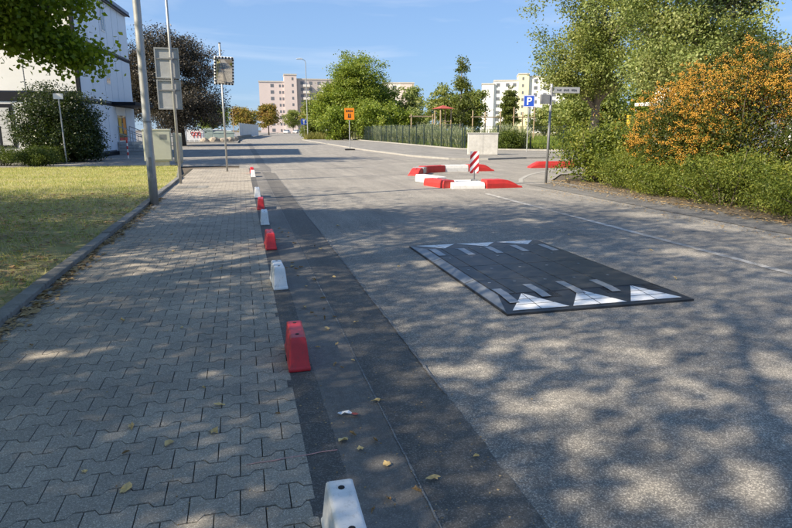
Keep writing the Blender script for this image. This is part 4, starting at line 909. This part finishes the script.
# pale hoarding along the far left kerb
t = thing('site_hoarding', 'pale blue-grey hoarding panels along the far street', 'hoarding', (0, 0, .05))
hp = [Vector((-.25 + .46 * k, 100 + 5.0 * k)) for k in range(10)]
for a, b in zip(hp, hp[1:]):
    d = (b - a).normalized(); n_ = Vector((-d.y, d.x)) * .03
    MB().prism([tuple(a + d * .04 - n_), tuple(b - d * .04 - n_), tuple(b - d * .04 + n_), tuple(a + d * .04 + n_)], .12, 2.45).build('panel', M['palepanel'], t)
    MB().tube([(a.x, a.y, 0), (a.x, a.y, 2.5)], .05, 6).build('post', M['steel'], t)
tag(MB().prism([(-1.0, 84), (-.6, 84), (-.55, 92), (2.3, 128), (1.9, 128), (-.95, 92)], .04, .55).build('low_wall', M['kerb'], bevel=.03), 'low dark retaining wall in front of the pale hoarding', 'wall')
t = thing('mast', 'thin orange-brown lamp mast behind the pale hoarding', 'mast', (-1.35, 118, .05)); MB().tube([(0, 0, 0), (0, 0, 5.6)], [.07, .05], 8).build('pole', M['wood'], t); MB().box(-.1, .5, -.08, .08, 5.55, 5.7).build('lamp_head', M['steel'], t)
t = thing('shed_box', 'small white junction box left of the pale hoarding', 'box', (-1.75, 96, .05)); MB().box(-.28, .28, -.25, .25, .0, 1.25).build('body', M['white'], t, .02); MB().box(-.33, .33, -.3, .3, 1.25, 1.33).build('lid', M['white'], t, .01)

# ------------------------------------------------------------------ right side of the street
t = thing('street_lamp', 'tall street lamp with a short arm at the big tree', 'street lamp', (9.75, 92.4, .05))
MB().tube([(0, 0, 0), (0, 0, 1.0), (0, 0, 11.0), (-.12, 0, 11.35), (-.5, 0, 11.5)], [.10, .085, .055, .05, .045], 10).build('pole', M['steel'], t, smooth=True)
MB().prism_y([(-1.35, 11.5), (-.45, 11.48), (-.4, 11.62), (-.8, 11.68), (-1.35, 11.6)], -.14, .14).build('lamp_head', M['palepanel'], t, .03)
MB().box(-1.25, -.6, -.10, .10, 11.46, 11.495).build('lens', M['refl_white'], t)
t = thing('blue_sign', 'small blue sign with a white upright bar beside the street lamp', 'sign', (9.45, 94.8, .05), R(2))
MB().tube([(0, 0, 0), (0, 0, 3.1)], .03, 8).build('post', M['steel'], t); MB().box(-.45, .45, -.05, -.035, 2.15, 3.05).build('plate', M['blue'], t, .01)
for a in ((-.06, .06, 2.28, 2.82), (-.22, .22, 2.82, 2.92)): MB().box(a[0], a[1], -.056, -.051, a[2], a[3]).build('symbol', M['white'], t)
t = thing('verge_marker', 'small white box standing on the weedy verge', 'box', (14.0, 92.5, .05)); MB().box(-.22, .22, -.18, .18, .3, 1.0).build('body', M['white'], t, .04); MB().tube([(0, 0, 0), (0, 0, .3)], .05, 8).build('post', M['steel'], t)
t = thing('orange_sign', 'orange temporary sign on a thin post with a dark foot', 'sign', (7.75, 44.4, -.012), R(-3))
MB().box(-.36, .36, -.20, .20, 0, .10).build('foot', M['black'], t, .02); MB().tube([(0, 0, .08), (0, 0, 2.9)], .035, 8).build('post', M['steel'], t)
MB().box(-.36, .36, -.055, -.04, 2.20, 3.02).build('plate', M['orange'], t, .01)
for a in ((-.24, -.14, 2.74, 2.88), (-.10, -.02, 2.76, 2.88), (.02, .10, 2.74, 2.88), (.14, .24, 2.76, 2.86), (-.12, .12, 2.34, 2.42), (-.10, -.03, 2.42, 2.62), (.03, .10, 2.42, 2.62)): MB().box(a[0], a[1], -.062, -.0555, a[2], a[3]).build('dark_mark', M['black'], t)
# mesh fence in runs, with posts and panels
def fence(label, A, B, h, seed):
    A, B = Vector(A), Vector(B); n = max(1, round((B - A).length / 2.5)); d = (B - A) / n; t = thing('mesh_fence', label, 'fence', (A.x, A.y, .03), math.atan2(d.y, d.x)); ln = d.length
    pm = MB().box(-.05, .05, -.035, .035, 0, h + .06).mesh('post', M['fencegreen'])
    w = MB(); k = int(ln / .11)
    for i in range(1, k): w.box(i * ln / k - .009, i * ln / k + .009, -.004, .004, .05, h)
    for z in (.08, .42, .76, 1.1, 1.44, h - .03): w.box(.03, ln - .03, -.009, .009, z - .008, z + .008)
    wm = w.mesh('mesh_panel', M['fencegreen'])
    for i in range(n + 1):
        place('post', pm, t, loc=(ln * i, 0, 0))
        if i < n: place('mesh_panel', wm, t, loc=(ln * i, 0, 0))
fence('dark green mesh fence running back along the pavement to the orange sign', (15.85, 42.4), (16.1, 90), 1.85, 1)
fence('dark green mesh fence in front of the meadow, behind the concrete block', (15.95, 42.2), (60, 34.6), 1.7, 2)
kerb_line('fence_kerb', [(15.7, 88), (15.62, 42.2), (22, 36.65), (60, 33.9)], .12, .14, M['kerb_light'])
t = thing('concrete_block', 'pale concrete wall block standing on the right pavement', 'concrete block', (13.55, 32.9, .06), R(-16))
MB().box(-.86, .86, -.20, .20, 0, 1.20).build('wall', M['concrete'], t, .015); MB().box(-.90, .90, -.24, .24, 1.20, 1.24).build('cap', M['concrete'], t, .01)
MB().box(-.002, .004, -.205, -.199, .02, 1.18).build('joint', M['kerb'], t)
# parking sign
t = thing('parking_sign', 'blue parking sign with a white P on a thin post', 'sign', (18.1, 36.4, .06), R(-22))
MB().tube([(0, 0, 0), (0, 0, 3.55)], .032, 8).build('post', M['steel'], t)
pl = MB().box(-.36, .36, -.06, -.045, 2.84, 3.58).build('plate', M['blue'], t, .02)
for a in ((-.34, .34, 2.86, 2.885), (-.34, .34, 3.535, 3.56), (-.34, -.315, 2.885, 3.535), (.315, .34, 2.885, 3.535)): MB().box(a[0], a[1], -.066, -.0605, a[2], a[3]).build('border', M['white'], pl)
cv = bpy.data.curves.new('letter', 'FONT'); cv.body = 'P'; cv.size = .66; cv.align_x = 'CENTER'; cv.extrude = .003; cv.offset = .012
tx = bpy.data.objects.new('letter_source', cv); COL.objects.link(tx); dg = bpy.context.evaluated_depsgraph_get(); me = bpy.data.meshes.new_from_object(tx.evaluated_get(dg)); bpy.data.objects.remove(tx); me.materials.clear(); me.materials.append(M['white'])
place('letter', me, pl, loc=(0, -.066, 2.985), rot=(R(90), 0, 0))
# street-name pole
t = thing('street_name_pole', 'leaning grey pole with a street-name plate beside the dark bush', 'sign post', (8.27, 15.35, -.004)); t.rotation_euler = (0, R(.4), R(-8))
MB().tube([(0, 0, 0), (0, 0, 2.62)], .035, 12).build('pole', M['steel_dark'], t, smooth=True); MB().tube([(0, 0, 2.60), (0, 0, 2.70)], [.045, .03], 12).build('pole_cap', M['steel'], t)
sp = MB().box(.06, .80, -.012, .012, 2.46, 2.62).build('name_plate', M['alu'], t, .004)
for x0, n_ in ((.15, 5), (.34, 6), (.56, 6)):
    for k in range(n_): MB().box(x0 + k * .027, x0 + k * .027 + .012, -.0165, -.0125, 2.515 + random.uniform(-.008, .01), 2.555 + random.uniform(0, .02)).build('letter_mark', M['darkmetal'], sp)
MB().box(-.30, -.04, -.05, .05, 2.17, 2.42).build('sign_box', M['steel_dark'], t, .01)
# play area behind the fence
t = thing('climbing_tower', 'wooden climbing tower with a red roof in the play area', 'play tower', (19.9, 59, .03), R(10))
for sx in (-.6, .6):
    for sy in (-.6, .6): MB().tube([(sx, sy, 0), (sx, sy, 3.5)], .07, 8).build('post', M['wood'], t)
MB().box(-.7, .7, -.7, .7, 1.5, 1.6).build('platform', M['wood'], t)
MB().add([(-.85, -.85, 3.5), (.85, -.85, 3.5), (.85, .85, 3.5), (-.85, .85, 3.5), (0, 0, 3.85)], [(0, 1, 4), (1, 2, 4), (2, 3, 4), (3, 0, 4), (3, 2, 1, 0)]).build('roof', M['rustred'], t)
for z in (1.9, 2.2): MB().box(-.65, .65, -.64, -.58, z, z + .08).build('rail', M['wood'], t)
for i, (x, y, w, lab) in enumerate([(18.0, 60, 2.4, 'wooden swing frame left of the climbing tower'), (25.5, 61, 3.4, 'wooden climbing frame right of the climbing tower'), (29.6, 60.5, 2.6, 'tall timber posts at the right of the play area')]):
    t = thing('play_frame', lab, 'play frame', (x, y, .03), R(8), 'wooden frames in the play area')
    for s in (-.5, .5): MB().tube([(s * w, 0, 0), (s * w, 0, 3.0 + .4 * i)], .07, 8).build('post', M['wood'], t)
    MB().tube([(-.5 * w - .2, 0, 2.75), (.5 * w + .2, 0, 2.75)], .06, 8).build('beam', M['wood'], t)
    if i: MB().tube([(0, .3, 0), (0, .3, 3.3)], .07, 8).build('post', M['wood'], t)
# yellow post, shed, white house on the right
t = thing('yellow_post', 'yellow post behind the shrubs near the right tree', 'post', (23.9, 34.0, .0)); MB().tube([(0, 0, 0), (0, 0, 2.3)], .14, 12).build('post_body', M['yellow'], t, .01); MB().tube([(0, 0, 2.3), (0, 0, 2.36)], .16, 12).build('post_cap', M['yellow'], t)
t = thing('low_shed', 'low grey flat-roofed shed behind the meadow', 'shed', (52, 84, .03), R(-20)); MB().box(-3.4, 3.4, -2, 2, 0, 2.6).build('wall', M['grey_wall'], t); MB().box(-3.6, 3.6, -2.2, 2.2, 2.6, 2.85).build('roof', M['trim'], t)
for k in range(3): MB().box(-2.8 + k * 2, -1.4 + k * 2, -2.04, -2.0, .9, 2.0).build('window', M['farwin'], t)
t = thing('kiosk', 'small white and red kiosk left of the grey shed', 'kiosk', (43.2, 73, .03), R(-25)); MB().box(-1.1, 1.1, -.9, .9, 0, 2.1).build('wall', M['white'], t); MB().box(-1.3, 1.3, -1.1, 1.1, 2.1, 2.4).build('roof', M['rustred'], t); MB().box(-.8, .8, -.93, -.9, .9, 1.7).build('window', M['farwin'], t)
hs = thing('white_house', 'white flat-roofed house behind the firethorn on the right', 'house', (27.5, 36.5, .03))
MB().box(0, 14, -26, 0, 0, 5.25).build('wall', M['house'], hs)
rf = MB().box(-.7, 14.5, -26.5, .6, 5.25, 5.5).build('roof', M['roofgrey'], hs, .02); MB().box(-.78, -.70, -26.5, .6, 5.2, 5.52).build('gutter', M['roofgrey'], rf)
for k in range(6):
    y0 = -2.6 - k * 4.2
    w = MB().box(-.05, .02, y0 - 1.3, y0, 1.0, 2.5).build('window', M['white'], hs); MB().box(-.06, -.051, y0 - 1.2, y0 - .1, 1.1, 2.4).build('pane', M['winglass'], w); MB().box(-.16, -.02, y0 - 1.4, y0 + .1, .9, .99).build('sill', M['roofgrey'], w)
for k in range(2): MB().box(-.03, .02, -4.4 - k * 6, -3.2 - k * 6, 3.4, 4.7).build('window', M['winglass'], hs)
MB().box(-1.5, 0, -3.2, 0, 3.0, 3.2).build('balcony', M['house'], hs); 

# ------------------------------------------------------------------ tower blocks
def block(label, loc, rz, parts, wall_default, name='tower_block'):
    """parts: (x0,x1,y0,y1,h,wall material, window columns x list, storeys, first z)"""
    t = thing(name, label, 'building', loc, rz, 'tower blocks on the skyline')
    wm = MB().box(-.75, .75, -.06, .03, 0, 1.45).mesh('window', M['farwin']); nm = MB().box(-.4, .4, -.06, .03, 0, 1.2).mesh('window', M['farwin'])
    for (x0, x1, y0, y1, h, wm_, cols, st) in parts:
        w = MB().box(x0, x1, y0, y1, 0, h).build('wall', M[wm_], t); MB().box(x0 - .2, x1 + .2, y0 - .2, y1 + .2, h, h + .5).build('roof_edge', M['roofgrey'], w)
        for s in range(st):
            z = h - 2.3 - s * 2.92
            for c in cols: place('window', wm if c == int(c) else nm, t, loc=(c, y0, z))
    return t
tb = block('pink tower block with a taller stair tower at the end of the street', (9.2, 296, 0), R(-3), [(0, 11.6, 0, 14, 23.2, 'pink_wall', [6.0, 9.6, 10.999], 8), (11.61, 17.4, -1.2, 12, 26.4, 'pink_wall', [15.5], 8), (17.41, 42, 1.0, 15, 24.6, 'grey_wall', [20.0, 24.0, 28.0, 32.0, 36.0, 39.0], 8)], None)
for s in range(8):
    for c in (22, 30): MB().box(c - 1.6, c + 1.6, -.6, .99, 24.6 - 3.4 - s * 2.92, 24.6 - 2.3 - s * 2.92).build('balcony', M['pale_wall'], tb)
block('pinkish tower block half hidden right of the big round tree', (60.6, 262, 0), R(-12), [(0, 7.6, 0, 12, 21.0, 'pale_wall', [1.6, 5.0], 7), (7.61, 13.6, -.6, 12, 21.0, 'pink_wall', [], 0)], None)
t3 = block('white tower block behind the poplar with a cream stair tower', (102.6, 252, 0), R(-22), [(0, 5.2, 0, 14, 20.6, 'white_wall', [], 0), (5.21, 15.6, 1.0, 14, 22.0, 'white_wall', [7.0, 11.0, 14.0], 7), (15.61, 20.0, 0, 14, 24.6, 'cream_wall', [17.5], 7), (20.01, 42, 1.2, 14, 23.6, 'white_wall', [23.0, 27.0, 31.0, 35.0, 39.0], 8)], None)

# ------------------------------------------------------------------ fallen leaves and scraps
lm = []
for k in range(8):
    g = random.Random(k); n = 11; ot = []
    for i in range(n):
        a = 2 * math.pi * i / n; r_ = (.026 if i % 2 else .019) * (1 + g.uniform(-.2, .2)) * (1.25 if i == 0 else 1); ot.append((r_ * math.cos(a) * g.uniform(1.1, 1.5), r_ * math.sin(a) * (.45 + .09 * k), .003 + .016 * abs(math.sin(a)) * g.uniform(.1, 1.2)))
    lm.append(MB().add([(0, 0, .002)] + ot, [(0, 1 + i, 1 + (i + 1) % n) for i in range(n)]).mesh('fallen_leaf', M['yleaf']))
pos = [(-.30, 3.42), (-.19, 3.16), (-.63, 3.02), (-.42, 2.79), (-.76, 2.63), (-.56, 2.44), (-.22, 2.86), (.55, 4.3), (.44, 3.92), (.62, 3.62), (.66, 3.0), (.44, 4.9), (.52, 5.6), (.40, 2.62), (.46, 2.52), (.55, 2.36), (.58, 3.95), (.80, 4.4), (.72, 2.2), (.98, 2.32), (.83, 5.9), (.46, 6.5), (.90, 7.4), (-.52, 4.6), (-1.0, 4.9), (-1.25, 5.8), (-.3, 6.6), (-.9, 7.7), (-1.3, 8.6), (.50, 8.8), (1.4, 9.2), (2.2, 9.6), (3.1, 8.5), (4.5, 7.6), (4.2, 5.0), (4.9, 6.3), (5.2, 8.8), (1.6, 6.2), (6.1, 7.4), (6.6, 8.4), (3.4, 10.6)]
for k, (x, y) in enumerate(pos):
    o = place('fallen_leaf', lm[k % 8], loc=(x + random.uniform(-.01, .01), y, .003), rot=(random.gauss(0, .12), random.gauss(0, .12), random.uniform(0, 6.28))); sc = random.uniform(.5, 1.05); o.scale = (sc, sc, sc)
    tag(o, 'small dry yellow leaf lying singly on the ground', 'leaf', 'single fallen leaves')
lb = []
for k in range(3):
    me = lm[k].copy(); me.materials.clear(); me.materials.append(M['bleaf']); lb.append(me)
for k in range(46):
    x = random.choice([random.gauss(.52, .10), random.gauss(.45, .06), random.uniform(-1.7, 1.2), -1.7 + abs(random.gauss(0, .12))]); y = 1.9 + 7.5 * random.random() ** 1.5
    o = place('fallen_leaf', lb[k % 3], loc=(x, y, .003), rot=(random.gauss(0, .25), random.gauss(0, .25), random.uniform(0, 6.28))); sc = random.uniform(.35, .95); o.scale = (sc, sc * random.uniform(.5, 1), sc * 1.6)
    tag(o, 'small curled brown leaf lying on pavement or gutter', 'leaf', 'curled brown leaves')
g = np.random.default_rng(5); n = 7; vs = [(-.055 + .11 * i / (n - 1), (-.014 if j == 0 else .014) + g.normal(0, .004), .004 + abs(g.normal(0, .010))) for i in range(n) for j in (0, 1)]
w = thing('wrapper', 'crumpled pale wrapper with a red end in the gutter', 'litter', (.47, 2.88, .0), R(-20))
for nm_, a, b, mt in (('blue_end', 0, 1, 'palepanel'), ('white_middle', 1, 4, 'white'), ('red_end', 4, 6, 'rustred')): MB().add(vs[2 * a:2 * b + 2], [(2 * i, 2 * i + 2, 2 * i + 3, 2 * i + 1) for i in range(b - a)]).build(nm_, M[mt], w)
